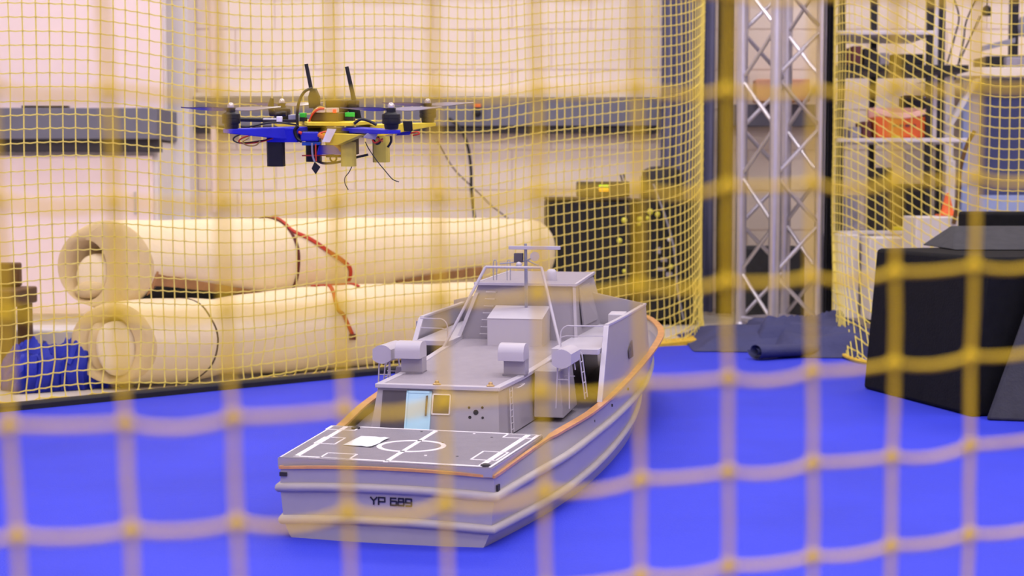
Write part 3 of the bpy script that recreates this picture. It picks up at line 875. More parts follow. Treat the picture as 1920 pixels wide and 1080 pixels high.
# ------------------------------------------------------------------ the patrol boat model
BROT = R(-13.1)
BO = Vector((-0.2157, 2.7755, 0.0))
BM = Matrix.Translation(BO) @ Matrix.Rotation(BROT, 4, 'Z')
BI = BM.inverted()
boat = thing('boat_model', 'light grey model patrol boat lettered YP 689 resting on the blue mat', 'boat', BO, (0, 0, BROT))
def onb(px, py, z):
    p = BI @ on_z(px, py, z); return Vector((p.x, p.y, z))
S_ = [-.045, .06, .18, .36, .6, .9, 1.2, 1.5, 1.75, 1.95, 2.12, 2.24, 2.32]
T_bot = [.180, .200, .220, .243, .258, .260, .248, .213, .163, .108, .052, .014, .002]
T_lo = [.194, .212, .231, .252, .266, .268, .257, .226, .180, .128, .074, .028, .003]
T_up = [.200, .212, .226, .248, .264, .272, .270, .255, .222, .176, .116, .052, .004]
T_rail = [.199, .205, .211, .226, .256, .270, .275, .272, .254, .212, .156, .082, .008]
H_bot = [0, 0, 0, 0, 0, 0, 0, .001, .006, .016, .034, .062, .09]
H_lo = [.032, .032, .032, .033, .037, .044, .055, .073, .091, .108, .125, .138, .146]
H_up = [.0905, .092, .094, .097, .104, .109, .117, .133, .150, .166, .181, .192, .198]
H_rail = [.126, .129, .132, .139, .149, .165, .184, .202, .214, .222, .228, .232, .235]
NS = 64
ST = S_[0]
SS = [ST + (S_[-1] - ST) * (k / NS) for k in range(NS + 1)]
def sm(xs, s):
    """smooth (Catmull) interpolation over the station table"""
    for i in range(len(S_) - 1):
        if s <= S_[i + 1] + 1e-9:
            x0, x1 = S_[i], S_[i + 1]; h = x1 - x0; t = (s - x0) / h
            m0 = (xs[i + 1] - xs[max(0, i - 1)]) / (S_[i + 1] - S_[max(0, i - 1)]) * h
            m1 = (xs[min(len(xs) - 1, i + 2)] - xs[i]) / (S_[min(len(xs) - 1, i + 2)] - S_[i]) * h
            return (2 * t ** 3 - 3 * t * t + 1) * xs[i] + (t ** 3 - 2 * t * t + t) * m0 + (-2 * t ** 3 + 3 * t * t) * xs[i + 1] + (t ** 3 - t * t) * m1
    return xs[-1]
def camber(t, w): return 0.008 * (1 - (t / w) ** 2)
b = MB()
rows = []
for s in SS:
    rb, rl, ru, rr = sm(T_bot, s), sm(T_lo, s), sm(T_up, s), sm(T_rail, s)
    hb_, hl, hu, hr = sm(H_bot, s), sm(H_lo, s), sm(H_up, s), sm(H_rail, s)
    half = [(rr - .008, hr), (rr, hr), (ru + (rr - ru) * .4, hu + (hr - hu) * .4), (ru, hu), (rl + (ru - rl) * .5, (hl + hu) / 2), (rl, hl), (rb + (rl - rb) * .25, hb_ + .006), (rb, hb_)]
    ring = [Vector((max(t, .0), s, z)) for t, z in half] + [Vector((-max(t, .0), s, z)) for t, z in half[::-1]]
    rows.append(ring)
b.grid(rows)
n = len(rows[0])
# transom closed with a slightly bowed plate
tr_rows = []
for f in (0, .25, .5, .75, 1):
    r = []
    for (p, q) in zip(rows[0][:8], rows[0][15:7:-1]):
        c = p * (1 - f) + q * f
        w = max(1e-3, (p - q).length / 2)
        tt = (1 - 2 * f) * w
        r.append(c + Vector((0, -0.010 * (1 - (tt / w) ** 2), camber(tt, w) if p.z > .02 else 0)))
    tr_rows.append(r)
b.grid(tr_rows)
hull = b.build('hull', M['hull'], boat, 40)
# decks
dk_ = [[Vector((sm(T_rail, s) * f * .975, s, sm(H_rail, s) - .024 - .0 * abs(f))) for f in (-1, -.5, 0, .5, 1)] for s in SS if s > .30]
MB().grid(dk_).build('deck', M['deck'], boat)
# pieces along the sheer
def along(tab_t, tab_h, s0, s1, sign, n=56, dt=0.0, dh=0.0):
    return [Vector((sign * (sm(tab_t, s0 + (s1 - s0) * k / n) + dt), s0 + (s1 - s0) * k / n, sm(tab_h, s0 + (s1 - s0) * k / n) + dh)) for k in range(n + 1)]
tb_n = 16
def transom_line(tab_t, tab_h, dt=0.0, dh=0.0, ds=0.0):
    w = tab_t[0] + dt
    out = []
    for k in range(1, tb_n):
        t = w * (1 - 2 * k / tb_n)
        out.append(Vector((t, ST - 0.010 * (1 - (t / w) ** 2) - ds, tab_h[0] + dh + camber(t, w))))
    return out
for nm, tt_, hh_, rr in (('rub_rail', T_up, H_up, .0085), ('rub_rail', T_lo, H_lo, .0085)):
    loop = along(tt_, hh_, ST, 2.31, 1, 60, .002)[::-1] + transom_line(tt_, hh_, .002) + along(tt_, hh_, ST, 2.31, -1, 60, .002)
    MB().tube(loop, rr, 10).build(nm, M['rub'], boat, 60)
loop = along(T_rail, H_rail, ST, 2.32, 1, 60, .0, .001)[::-1] + transom_line(T_rail, H_rail, .0, .001) + along(T_rail, H_rail, ST, 2.32, -1, 60, .0, .001)
side = []
for i in range(len(loop)):
    d = loop[min(i + 1, len(loop) - 1)] - loop[max(0, i - 1)]; d.z = 0; d.normalize()
    s_here = loop[i].y
    w = .0036 + .0056 * smooth((s_here - .30) / .06)
    side.append(Vector((-d.y, d.x, 0)) * w)
MB().strip(loop, side, (0, 0, .0024)).build('cap_rail', M['wood'], boat, 40, label='varnished wood cap rail round the hull')
# portlights / freeing ports on the side
def side_spot(s, z_off, r, sign=1):
    t = sm(T_rail, s) + .001; z = sm(H_rail, s) - z_off
    return MB().lathe([(r, 0), (r * .9, .003)], 8, (sign * t, s, z), (sign, 0, 0))
fit = MB()
for s in (.30, .46, .62, .80, 1.0):
    side_spot(s, .022, .0035).build('port', M['hole'], boat)
MB().box(.200, .2045, ST + .010, ST + .026, .098, .110).build('fairlead', M['hole'], boat)
MB().box(-.200, -.186, ST - .004, ST + .010, .112, .119).build('fairlead', M['hole'], boat)
# ---- landing pad
PZ = .144
c0, c1, c2, c3 = Vector((-.206, ST + .010, 0)), Vector((.196, ST - .004, 0)), Vector((.208, .318, 0)), Vector((-.236, .338, 0))
pz0 = Vector((0, 0, .128)); pz1 = Vector((0, 0, PZ))
pad = MB().hexa([c + pz0 for c in (c0, c1, c2, c3)], [c + pz1 for c in (c0, c1, c2, c3)]).build('landing_pad', M['deck'], boat)
MB().hexa([c * 1.0 + Vector((0, 0, .1265)) for c in (c0 - Vector((.0015, .0015, 0)), c1 + Vector((.0015, -.0015, 0)), c2 + Vector((.0015, .001, 0)), c3 + Vector((-.0015, .001, 0)))],
          [c + Vector((0, 0, PZ - .0015)) for c in (c0 - Vector((.0015, .0015, 0)), c1 + Vector((.0015, -.0015, 0)), c2 + Vector((.0015, .001, 0)), c3 + Vector((-.0015, .001, 0)))]).build('pad_side', M['hull'], boat)
cu, cv = (c0 + c1) / 2, (c2 + c3) / 2
def pq(u, v):
    """pad position: u across 0..1 (port to starboard), v fore-and-aft 0..1"""
    a = c0.lerp(c1, u); d = c3.lerp(c2, u); p = a.lerp(d, v); return Vector((p.x, p.y, PZ))
def bar(mb, a, b_, w):
    a, b_ = pq(*a), pq(*b_)
    d = (b_ - a).normalized(); sd = Vector((-d.y, d.x, 0)) * w * .6
    mb.hexa([a - sd, a + sd, b_ + sd, b_ - sd], [q + Vector((0, 0, .0009)) for q in (a - sd, a + sd, b_ + sd, b_ - sd)])
mk = MB()
bar(mk, (.073, .04), (.073, .99), .0085); bar(mk, (.945, .03), (.945, .985), .0085); bar(mk, (.51, .0), (.51, .985), .0075)
bar(mk, (.06, .045), (.955, .015), .0055); bar(mk, (.0, .985), (1, .985), .005); bar(mk, (.992, .0), (.992, .99), .003); bar(mk, (.008, .0), (.008, .99), .002)
for (u0, u1, v0, v1) in ((.055, .155, .42, .62), (.19, .33, .035, .17), (.86, .975, .18, .42), (.0, .14, .86, .985), (.85, .985, .86, .985)):
    for a, b_ in (((u0, v0), (u1, v0)), ((u1, v0), (u1, v1)), ((u1, v1), (u0, v1)), ((u0, v1), (u0, v0))):
        bar(mk, a, b_, .0028)
cc = pq(.51, .47)
for k in range(48):
    a0, a1 = 2 * math.pi * k / 48, 2 * math.pi * (k + 1) / 48
    ro_, ri_ = .0660, .0565
    q = [cc + Vector((math.cos(a) * r_, math.sin(a) * r_, 0)) for a, r_ in ((a0, ri_), (a0, ro_), (a1, ro_), (a1, ri_))]
    mk.hexa(q, [p + Vector((0, 0, .0009)) for p in q])
mk.build('pad_marking', M['white'], pad, 0, label='white taped lines and centre circle')
for u, v in ((.965, .03), (.13, .93)):
    p = pq(u, v); MB().lathe([(.009, 0), (.009, .003), (.004, .005)], 12, p).build('mooring_hole', M['hole'], pad)
for u, v in ((.64, .22), (.70, .93), (.52, .93)):
    p = pq(u, v); MB().lathe([(.0028, 0), (.0028, .0015)], 8, p).build('stud', M['white'], pad)
for u, v in ((.45, .93), (.62, .62), (.78, .25), (.80, .85)):
    p = pq(u, v); MB().lathe([(.003, 0), (.002, .0008)], 8, p).build('scuff', M['hole'], pad)
pp = [pq(.20, .40), pq(.345, .37), pq(.36, .66), pq(.215, .69)]
pr = []
for j in range(6):
    pr.append([(pp[0].lerp(pp[1], i / 6)).lerp(pp[3].lerp(pp[2], i / 6), j / 5) + Vector((0, 0, .0014 + .0022 * abs(math.sin(i * 1.3 + j * .9)) * (i / 6))) for i in range(7)])
pw = [[BM @ p for p in r] for r in pr]
po = MB().grid(pw).build('paper_sheet', M['paper'], None, 60)
po.modifiers.new('solid', 'SOLIDIFY').thickness = .0004
tag(po, 'small white sheet of paper lying on the landing pad of the boat', 'paper')

# ---- deckhouse
def rz(s): return interp(s, [.38, .6, .9, 1.1, 1.4], [.223, .230, .256, .267, .28])
FW = 1.30
ab, at_ = .37, .398
dh = MB()
wb_, wt_ = .150, .139
def rt(s): return interp(s, [.38, .60, .83, 1.3], [.100, .120, .142, .142])
def lt_(s): return interp(s, [.38, .60, .83, 1.3], [-.157, -.152, -.146, -.142])
hs_ = [.37, .60, .83, FW]
hr_ = []
for k, s in enumerate(hs_):
    sa = at_ if k == 0 else s
    hr_.append([Vector((lt_(s) - .011, s, .118 + .03 * k / 3)), Vector((lt_(s), sa, rz(sa) - .004)), Vector((rt(s), sa, rz(sa) - .004)), Vector((rt(s) + .009, s, .118 + .03 * k / 3))])
dh.grid(hr_); dh.add(hr_[0], [(0, 1, 2, 3)]); dh.add(hr_[-1], [(3, 2, 1, 0)])
house = dh.build('deckhouse', M['hull'], boat)
rf = MB(); srow = [.388, .55, .7, .85, 1.0, 1.15, FW]
rf.grid([[Vector((x, s, rz(s) + .001)) for x in (lt_(s) + .010, 0, rt(s) - .010)] for s in srow])
rf.build('roof_deck', M['roofd'], house)
tm = MB()
for sg in (-1, 1):
    tm.strip([Vector(((rt(s) if sg > 0 else lt_(s)) - sg * .003, s, rz(s) - .001)) for s in srow], (.0075, 0, 0), (0, 0, .0045))
tm.strip([Vector((x, .396, rz(.395) - .001)) for x in (-.159, 0, .102)], (0, .009, 0), (0, 0, .0045))
tm.build('roof_edge', M['light'], house, bevel=.0015)
def af(x, z, off=0.0):
    """point on the raked aft face of the deckhouse"""
    f = (z - .118) / (rz(at_) - .122)
    return Vector((x - .010, ab + (at_ - ab) * f - off, z))
def aface(mb, x0, x1, z0, z1, t=.002, off=0.0):
    mb.hexa([af(x0, z0, off + t), af(x1, z0, off + t), af(x1, z0, off), af(x0, z0, off)], [af(x0, z1, off + t), af(x1, z1, off + t), af(x1, z1, off), af(x0, z1, off)])
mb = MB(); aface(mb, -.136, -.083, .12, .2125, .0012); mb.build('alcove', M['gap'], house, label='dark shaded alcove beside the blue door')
mb = MB(); aface(mb, -.083, -.030, .12, .214, .004); dr = mb.build('door', M['door'], house, label='pale blue door', bevel=.001)
mb = MB()
aface(mb, -.083, -.079, .12, .214, .0055, 0); aface(mb, -.034, -.029, .12, .214, .0055, 0); aface(mb, -.083, -.029, .2095, .214, .0055); aface(mb, -.083, -.029, .135, .137, .005)
mb.build('door_frame', M['door'], dr)
mb = MB(); aface(mb, -.040, -.037, .165, .205, .0085); mb.build('door_bar', M['gap'], dr)
mb = MB()
for a in ((-.028, -.0255, .167, .209), (.009, .0115, .167, .209), (-.028, .0115, .2065, .209), (-.028, .0115, .167, .1695)): aface(mb, *a, .003)
wf = mb.build('window_frame', M['white'], house, label='pale square window frame')
mb = MB(); aface(mb, -.0255, .009, .1695, .2065, .0008); mb.build('pane', M['gap'], wf)
for x, z, r in ((.066, .174, .0055), (.051, .183, .0026), (.079, .184, .0026), (.054, .164, .0032), (.081, .164, .0026)):
    MB().lathe([(r, -.0005), (r, .0012)], 10, af(x, z), (0, -1, .2)).build('screw_hole', M['hole'], house)
for x in (-.030, .084):
    mb = MB().lathe([(.0085, 0), (.0085, .002), (.005, .004), (.004, .008), (.001, .0095)], 12, (x, .397, rz(.395) + .0035)); mb.build('deck_light', M['brass'], house)
# side ladder on the house, small handrail
def ladder(mb, a, b_, w, rungs, r=.0016):
    a, b_, w = Vector(a), Vector(b_), Vector(w)
    mb.tube([a, b_], r, 6); mb.tube([a + w, b_ + w], r, 6)
    for k in range(rungs):
        f = (k + .5) / rungs; mb.tube([a.lerp(b_, f), a.lerp(b_, f) + w], r * .7, 5)
mb = MB(); ladder(mb, (.119, .435, .125), (.1115, .45, .216), (0, .022, 0), 7); mb.build('ladder', M['light'], boat)
MB().tube(catmull([(.110, .50, .210), (.121, .50, .213), (.124, .535, .216), (.114, .535, .213)], 3), .0016, 6).build('grab_rail', M['light'], boat)
# trunk at the side under the rafts
for sg in (1, -1):
    MB().hexa([(sg * .13, .60, .135), (sg * .196, .60, .135), (sg * .200, .74, .145), (sg * .13, .74, .145)], [(sg * .13, .61, .236), (sg * .185, .61, .236), (sg * .188, .74, .240), (sg * .13, .74, .240)]).build('side_trunk' if sg > 0 else 'side_trunk', M['hull'], boat, bevel=.002)
# ---- ventilators
def vent(x, s):
    z = rz(s) + .001
    v = MB(); w = .028
    prof = []
    for k in range(13):
        a = -math.pi * .5 + math.pi * k / 12
        prof.append((-.003 - .022 * math.cos(a) if a > -.2 else -.003 - .022, .048 + .020 * math.sin(a)))
    poly = [(-.026, .034), (-.026, .050)] + [(-.026 + .024 * (1 - math.cos(R(t))), .050 + .020 * math.sin(R(t))) for t in (20, 40, 60, 80, 90)] + [(.010 + .018 * math.sin(R(t)), .052 + .018 * math.cos(R(t))) for t in (0, 25, 50, 75, 90)] + [(.028, .034)]
    v.prism([(x - w, s + a, z + b_) for a, b_ in poly], (2 * w, 0, 0))
    o = v.build('ventilator', M['light'], boat, 40)
    st = MB(); st.hexa([(x - .020, s - .006, z), (x + .028, s - .006, z), (x + .028, s + .028, z), (x - .020, s + .028, z)], [(x - .020, s - .006, z + .036), (x + .028, s - .006, z + .036), (x + .028, s + .028, z + .036), (x - .020, s + .028, z + .036)])
    st.build('stem', M['hull'], o, bevel=.001)
    MB().box(x - .022, x + .0285, s - .009, s + .029, z, z + .004).build('base', M['deck'], o)
vent(.094, .56); vent(-.134, .555)
# ---- life raft canisters on stands
def raft(sg):
    x, z = sg * .200, .266; s0, s1 = .555, .66
    poly = []
    for k in range(9): 
        a = -1 + 2 * k / 8; poly.append((x + a * .021, z + .013 + .010 * (1 - a * a)))
    for k in range(9):
        a = 1 - 2 * k / 8; poly.append((x + a * .021, z - .009 - .009 * (1 - a * a)))
    o = MB().prism([(a, s0, b_) for a, b_ in poly], (0, s1 - s0, 0)).build('raft_canister', M['light'], boat, 30)
    for s in (.575, .64):
        st = MB()
        st.tube([(x - .012, s, z - .016), (x - .016, s, .236 if s > .6 else .16)], .0018, 6); st.tube([(x + .012, s, z - .016), (x + .014, s, .236 if s > .61 else .16)], .0018, 6)
        st.tube([(x - .015, s, .222), (x + .013, s, .222)], .0013, 6)
        st.build('stand', M['light'], o)
    ld = MB(); ladder(ld, (sg * .232, .66, .17), (sg * .221, .655, .262), (0, .030, 0), 4, .0017)
    ld.tube(catmull([(sg * .221, .655, .262), (sg * .217, .655, .270), (sg * .208, .655, .268)], 3), .0017, 6)
    ld.tube(catmull([(sg * .221, .685, .262), (sg * .217, .685, .270), (sg * .208, .685, .268)], 3), .0017, 6)
    ld.build('ladder', M['light'], o)
raft(1); raft(-1)
# ---- upper side platforms, bridge wings
WZ = .268
for sg in (1, -1):
    ws = 0.0 if sg > 0 else 0.11; wi = 0.0 if sg > 0 else 0.026
    pf = MB().hexa([(sg * .135, .765 + ws, WZ - .012), (sg * (.243 - wi), .765 + ws, WZ - .012), (sg * (.252 - wi), 1.33, WZ - .006), (sg * .135, 1.33, WZ - .006)], [(sg * .135, .765 + ws, WZ), (sg * (.243 - wi), .765 + ws, WZ), (sg * (.252 - wi), 1.33, WZ + .006), (sg * .135, 1.33, WZ + .006)]).build('side_platform', M['light'], boat, bevel=.001)
    # outer wing plate from the cap rail up
    t0, t1 = sm(T_rail, .73) - .004, sm(T_rail, 1.36) - .004
    def wp(s, z, dx=0.0):
        base = sm(T_rail, s) - .004 - wi
        return Vector((sg * (base - (z - .16) * .08 + dx), s, z))
    n_ = 10; lo, hi = [], []
    for k in range(n_ + 1):
        f = k / n_; sl = .71 + ws + (1.41 - .71 - ws) * f; sh_ = .84 + ws + (1.41 - .84 - ws) * f
        lo.append(wp(sl, sm(H_rail, sl) + .003)); hi.append(wp(sh_, .316 + .006 * f))
    g = MB(); off = Vector((-sg * .006, 0, 0))
    g.grid([lo, hi]); g.grid([[p + off for p in lo], [p + off for p in hi]])
    g.grid([[lo[0], hi[0]], [lo[0] + off, hi[0] + off]]); g.grid([[lo[-1], hi[-1]], [lo[-1] + off, hi[-1] + off]]); g.grid([hi, [p + off for p in hi]])
    wing = g.build('bridge_wing', M['hull'], boat, 30)
    e = MB()
    e.strip([lo[0] + off / 2, hi[0] + off / 2], (.006, 0, 0), (0, .005, .0005)); e.strip([p + off / 2 for p in hi], (.005, 0, 0), (0, 0, .003))
    e.build('trim_edge', M['light'], wing, bevel=.001)
    if sg < 0:
        MB().box(-.246, -.232, .97, 1.0, .285, .305).build('side_lamp', M['hull'], wing, bevel=.001)
    if sg > 0:
        # opening in the plate and a locker behind its top
        MB().hexa([wp(1.06, .215, .002), wp(1.12, .215, .002), wp(1.12, .255, .002), wp(1.06, .235, .002)], [p + Vector((.0015, 0, 0)) for p in (wp(1.06, .215, .002), wp(1.12, .215, .002), wp(1.12, .255, .002), wp(1.06, .235, .002))]).build('cutout', M['gap'], wing)
    if sg > 0: MB().hexa([(sg * .205, 1.12, WZ + .004), (sg * .245, 1.12, WZ + .004), (sg * .245, 1.17, WZ + .004), (sg * .205, 1.17, WZ + .004)], [(sg * .205, 1.12, .318), (sg * .245, 1.12, .318), (sg * .245, 1.17, .322), (sg * .205, 1.17, .322)]).build('wing_locker', M['light'], wing, bevel=.002)
    if sg > 0: MB().lathe([(.013, 0), (.015, .006), (.010, .016), (.003, .02)], 12, wp(.93, .285, -.008) , (-sg, 0, .1)).build('searchlight', M['light'], wing, 40)
    # breastwork across the front of the wing
    MB().hexa([(sg * .10, 1.33, .262), (sg * .262, 1.36, .20), (sg * .262, 1.37, .20), (sg * .10, 1.345, .262)], [(sg * .10, 1.33, .362), (sg * .256, 1.36, .328), (sg * .256, 1.37, .328), (sg * .10, 1.345, .362)]).build('breastwork', M['hull'], boat)
    # railing with rounded end
    rl = MB(); xi, xo = sg * .150, sg * (.246 - wi); s_ = .80 + ws
    rl.tube(catmull([(xi, s_, WZ), (xi, s_, WZ + .034), (xi + sg * .012, s_, WZ + .048), (xi + sg * .03, s_, WZ + .049), (xo, s_ + .01, WZ + .049)], 4), .0016, 6)
    rl.tube([(xi, s_, WZ + .022), (xi + sg * .012, s_, WZ + .026), (xo, s_ + .01, WZ + .026)], .0013, 6)
    rl.build('railing', M['light'], boat)
    # passage posts in the dark side deck
    MB().tube([(sg * .200, .86, .155), (sg * .190, .85, WZ - .01)], .003, 6).build('stanchion', M['hole'], boat)
# ---- wheelhouse
zb, zt_ = .262, .394
wh = MB().hexa([(-.150, 1.00, zb), (.147, 1.00, zb), (.152, 1.42, zb), (-.150, 1.42, zb)], [(-.099, 1.012, zt_), (.138, 1.012, zt_), (.118, 1.40, zt_), (-.112, 1.40, zt_)]).build('wheelhouse', M['hull'], boat)
MB().hexa([(-.103, 1.002, zt_), (.145, 1.002, zt_), (.112, 1.44, zt_), (-.118, 1.44, zt_)], [(-.103, 1.002, zt_ + .005), (.145, 1.002, zt_ + .005), (.112, 1.44, zt_ + .010), (-.118, 1.44, zt_ + .010)]).build('wheelhouse_roof', M['roofd'], wh)
mb = MB(); mb.strip([(-.105, 1.001, zt_ + .003), (.147, 1.001, zt_ + .003)], (0, .003, 0), (0, 0, .0032)); mb.strip([(.146, 1.001, zt_ + .003), (.113, 1.44, zt_ + .008)], (.003, 0, 0), (0, 0, .0032)); mb.strip([(-.104, 1.001, zt_ + .003), (-.118, 1.44, zt_ + .008)], (.003, 0, 0), (0, 0, .0032))
mb.build('roof_edge', M['light'], wh)
mb = MB(); mb.strip([(.148, .998, zb), (.1415, 1.006, zt_)], (.0032, 0, 0), (0, .004, 0)); mb.build('corner_post', M['light'], wh)
mb = MB(); mb.strip([(-.144, .985, zb - .004), (-.101, 1.006, zt_ - .02)], (.0045, 0, 0), (0, .004, 0)); mb.build('corner_post', M['light'], wh)
MB().hexa([(.145, 1.10, .29), (.144, 1.30, .29), (.149, 1.30, .29), (.149, 1.10, .29)], [(.133, 1.10, .385), (.122, 1.30, .385), (.1255, 1.30, .385), (.1365, 1.10, .385)]).build('side_panel', M['hull'], wh)
mb = MB()
for k in range(7):
    z = .275 + k * .017; f = (z - zb) / (zt_ - zb)
    x = -.092 + .018 * f
    mb.tube([(x, .999 + .012 * f, z), (x, .990 + .012 * f, z), (x + .024, .990 + .012 * f, z), (x + .024, .999 + .012 * f, z)], .0014, 5)
mb.build('ladder_rungs', M['light'], wh)
# locker in front of it
lk = MB().hexa([(-.050, .905, .254), (.084, .905, .254), (.084, .995, .260), (-.050, .995, .260)], [(-.050, .905, .320), (.084, .905, .320), (.084, .995, .344), (-.050, .995, .344)]).build('deck_locker', M['light'], boat, bevel=.0012)
MB().hexa([(-.0505, .904, .3202), (.0845, .904, .3202), (.0845, .996, .3442), (-.0505, .996, .3442)], [(-.0505, .904, .3216), (.0845, .904, .3216), (.0845, .996, .3456), (-.0505, .996, .3456)]).build('lid', M['light'], lk)
# ---- A-frame and mast
ms = thing_mast = MB()
fr = MB(); za = .442
fr.tube([(-.146, .86, rz(.86)), (-.060, .93, za)], .0036, 8); fr.tube([(.146, .83, rz(.83)), (.077, .93, za)], .0036, 8)
fr.tube([(-.060, .93, za), (.077, .93, za)], .0034, 8)
af_ = fr.build('mast_frame', M['light'], boat, 60)
mt = MB().tube([(.018, .985, .30), (.018, .982, .40), (.018, .975, .497)], [.0035, .0045, .0035], 10)
mast = mt.build('mast', M['grey'], boat, 60); mast.location.x = .010
MB().box(-.022, .104, .966, .976, .483, .4915).build('radar_bar', M['light'], mast, bevel=.001)
MB().box(-.008, .012, .962, .980, .452, .474).build('equipment_box', M['gap'], mast, bevel=.001)
MB().lathe([(.002, 0), (.009, .004), (.0115, .010)], 14, (.043, .975, .467), (0, -1, .0)).build('dish', M['light'], mast, 40)
MB().ball((.006, .955, .447), .0075, 10).build('lamp', M['light'], mast, 60)
mb = MB()
mb.tube([(-.040, .95, .449), (.018, .978, .455)], .0018, 6); mb.tube([(.018, .978, .455), (.040, .972, .465)], .0018, 6); mb.tube([(.018, .978, .458), (.058, .94, .446)], .0015, 6)
mb.build('brace', M['grey'], mast)
for x_, s_ in ((-.082, 1.10), (-.047, 1.10)):
    mb = MB(); mb.tube(catmull([(x_, s_, zt_), (x_, s_, zt_ + .048), (x_ + .004, s_, zt_ + .056), (x_ + .008, s_, zt_ + .048), (x_ + .008, s_, zt_)], 4), .0012, 5); mb.build('hoop_aerial', M['grey'], wh)
MB().lathe([(.014, 0), (.014, .02), (.010, .026), (.007, .028)], 14, (.062, 1.12, zt_ + .006)).build('roof_dome', M['light'], wh, 40)
# deck details forward
MB().box(-.05, .05, 1.62, 1.74, .18, .225).build('fore_hatch', M['hull'], boat, bevel=.002)
MB().box(.20, .235, 1.50, 1.58, .19, .225).build('deck_box', M['hull'], boat, bevel=.002)

# ---- transom lettering, square cut strokes
GL = {'Y': [[(0, 1), (.5, .52), (1, 1)], [(.5, .52), (.5, 0)]],
      'P': [[(0, 0), (0, 1), (1, 1), (1, .42), (0, .42)]],
      '6': [[(.95, 1), (0, 1), (0, 0), (1, 0), (1, .56), (0, .56)]],
      '8': [[(.08, .54), (.08, 1), (.92, 1), (.92, .54), (1, .50), (1, 0), (0, 0), (0, .50), (.08, .54), (.92, .54)]],
      '9': [[(.05, 0), (1, 0), (1, 1), (0, 1), (0, .44), (1, .44)]]}
lt = MB(); x = -.0245; ch = .0125
def tpt(x, z):
    w = .194
    return Vector((x, ST - 0.010 * (1 - (x / w) ** 2) - .0006, z + .0 + camber(x, w) * .8))
for chx in 'YP 689':
    wd = .0105 if chx in '689' else .0115
    if chx == ' ': x += .0075; continue
    for stroke in GL[chx]:
        for (a, b_) in zip(stroke[:-1], stroke[1:]):
            p0, p1 = Vector((a[0] * wd, a[1] * ch)), Vector((b_[0] * wd, b_[1] * ch))
            d = (p1 - p0).normalized(); e_ = d * .0009; sd = Vector((-d.y, d.x)) * .0014
            quad = [p0 - e_ - sd, p0 - e_ + sd, p1 + e_ + sd, p1 + e_ - sd]
            qq = [tpt(x + q.x, .0640 + q.y) for q in quad]
            lt.hexa(qq, [q + Vector((0, -.0006, 0)) for q in qq])
    x += wd + .0034
lt.build('lettering', M['ink'], hull, 0, label='dark lettering YP 689 on the transom')

# ------------------------------------------------------------------ the drone
DC = on_y(626, 243, 3.0)
dr_ = thing('drone', 'blue and yellow quadcopter drone hovering above the boat', 'drone', DC, (R(4.5), R(0.5), R(-9.5)))
def wedge(sx, sy, m, h0=.024, h1=.008, top=.008):
    a = Vector((sx * .048, sy * .048, 0)); e = Vector((sx * .160, sy * .160, 0))
    d = (e - a).normalized(); n_ = Vector((-d.y, d.x, 0))
    w0, w1 = .022, .013
    bt = [a - n_ * w0, a + n_ * w0, e + n_ * w1, e - n_ * w1]
    b = MB()
    b.hexa([bt[0] + Vector((0, 0, top - h0)), bt[1] + Vector((0, 0, top - h0)), bt[2] + Vector((0, 0, top - h1)), bt[3] + Vector((0, 0, top - h1))], [p + Vector((0, 0, top)) for p in bt])
    return b.build('arm', M[m], dr_, bevel=.0015)
A = {}
A['nl'] = wedge(-1, -1, 'dblue', .028, .008)
A['nr'] = wedge(1, -1, 'dblue', .011, .007, .007)
A['fr'] = wedge(1, 1, 'dyellow', .026, .007)
A['fl'] = wedge(-1, 1, 'dyellow', .026, .007)
MB().prism([(-.082, -.055, -.005), (-.05, -.085, -.005), (.05, -.085, -.005), (.082, -.055, -.005), (.082, .055, -.005), (.05, .085, -.005), (-.05, .085, -.005), (-.082, .055, -.005)], (0, 0, .006)).build('lower_plate', M['black'], dr_)
MB().prism([(-.03, -.075, .010), (.06, -.075, .010), (.075, .03, .010), (.03, .085, .010), (-.06, .085, .010), (-.085, .04, .010)], (0, 0, .007)).build('upper_plate', M['dyellow'], dr_, bevel=.001)
# yellow gusset under the near right arm
MB().hexa([(.012, -.096, -.024), (.035, -.104, -.024), (.045, -.094, -.024), (.02, -.07, -.024)], [(.002, -.100, -.003), (.085, -.118, -.004), (.095, -.108, -.004), (.01, -.07, -.003)]).build('gusset', M['dyellow'], dr_)
MB().hexa([(-.105, -.092, -.020), (-.045, -.092, -.020), (-.045, -.05, -.020), (-.10, -.05, -.020)], [(-.105, -.096, .006), (-.045, -.096, .006), (-.045, -.05, .006), (-.105, -.05, .006)]).build('gusset', M['dblue'], dr_, bevel=.001)
for x, y, m, zt2, zb2, w in ((-.092, -.078, 'black', -.018, -.066, .0165), (-.060, .062, 'black', -.020, -.066, .015), (.050, -.078, 'dyellow2', -.020, -.065, .0135), (.078, .060, 'dyellow2', -.016, -.066, .0165)):
    b = MB(); pl = []
    for k in range(12):
        a = 2 * math.pi * k / 12; ca2, sa2 = math.cos(a), math.sin(a)
        pl.append((x + w * math.copysign(abs(ca2) ** .45, ca2), y + .012 * math.copysign(abs(sa2) ** .6, sa2), zb2))
    b.prism(pl, (0, 0, zt2 - zb2)); b.build('leg', M[m], dr_, 30)
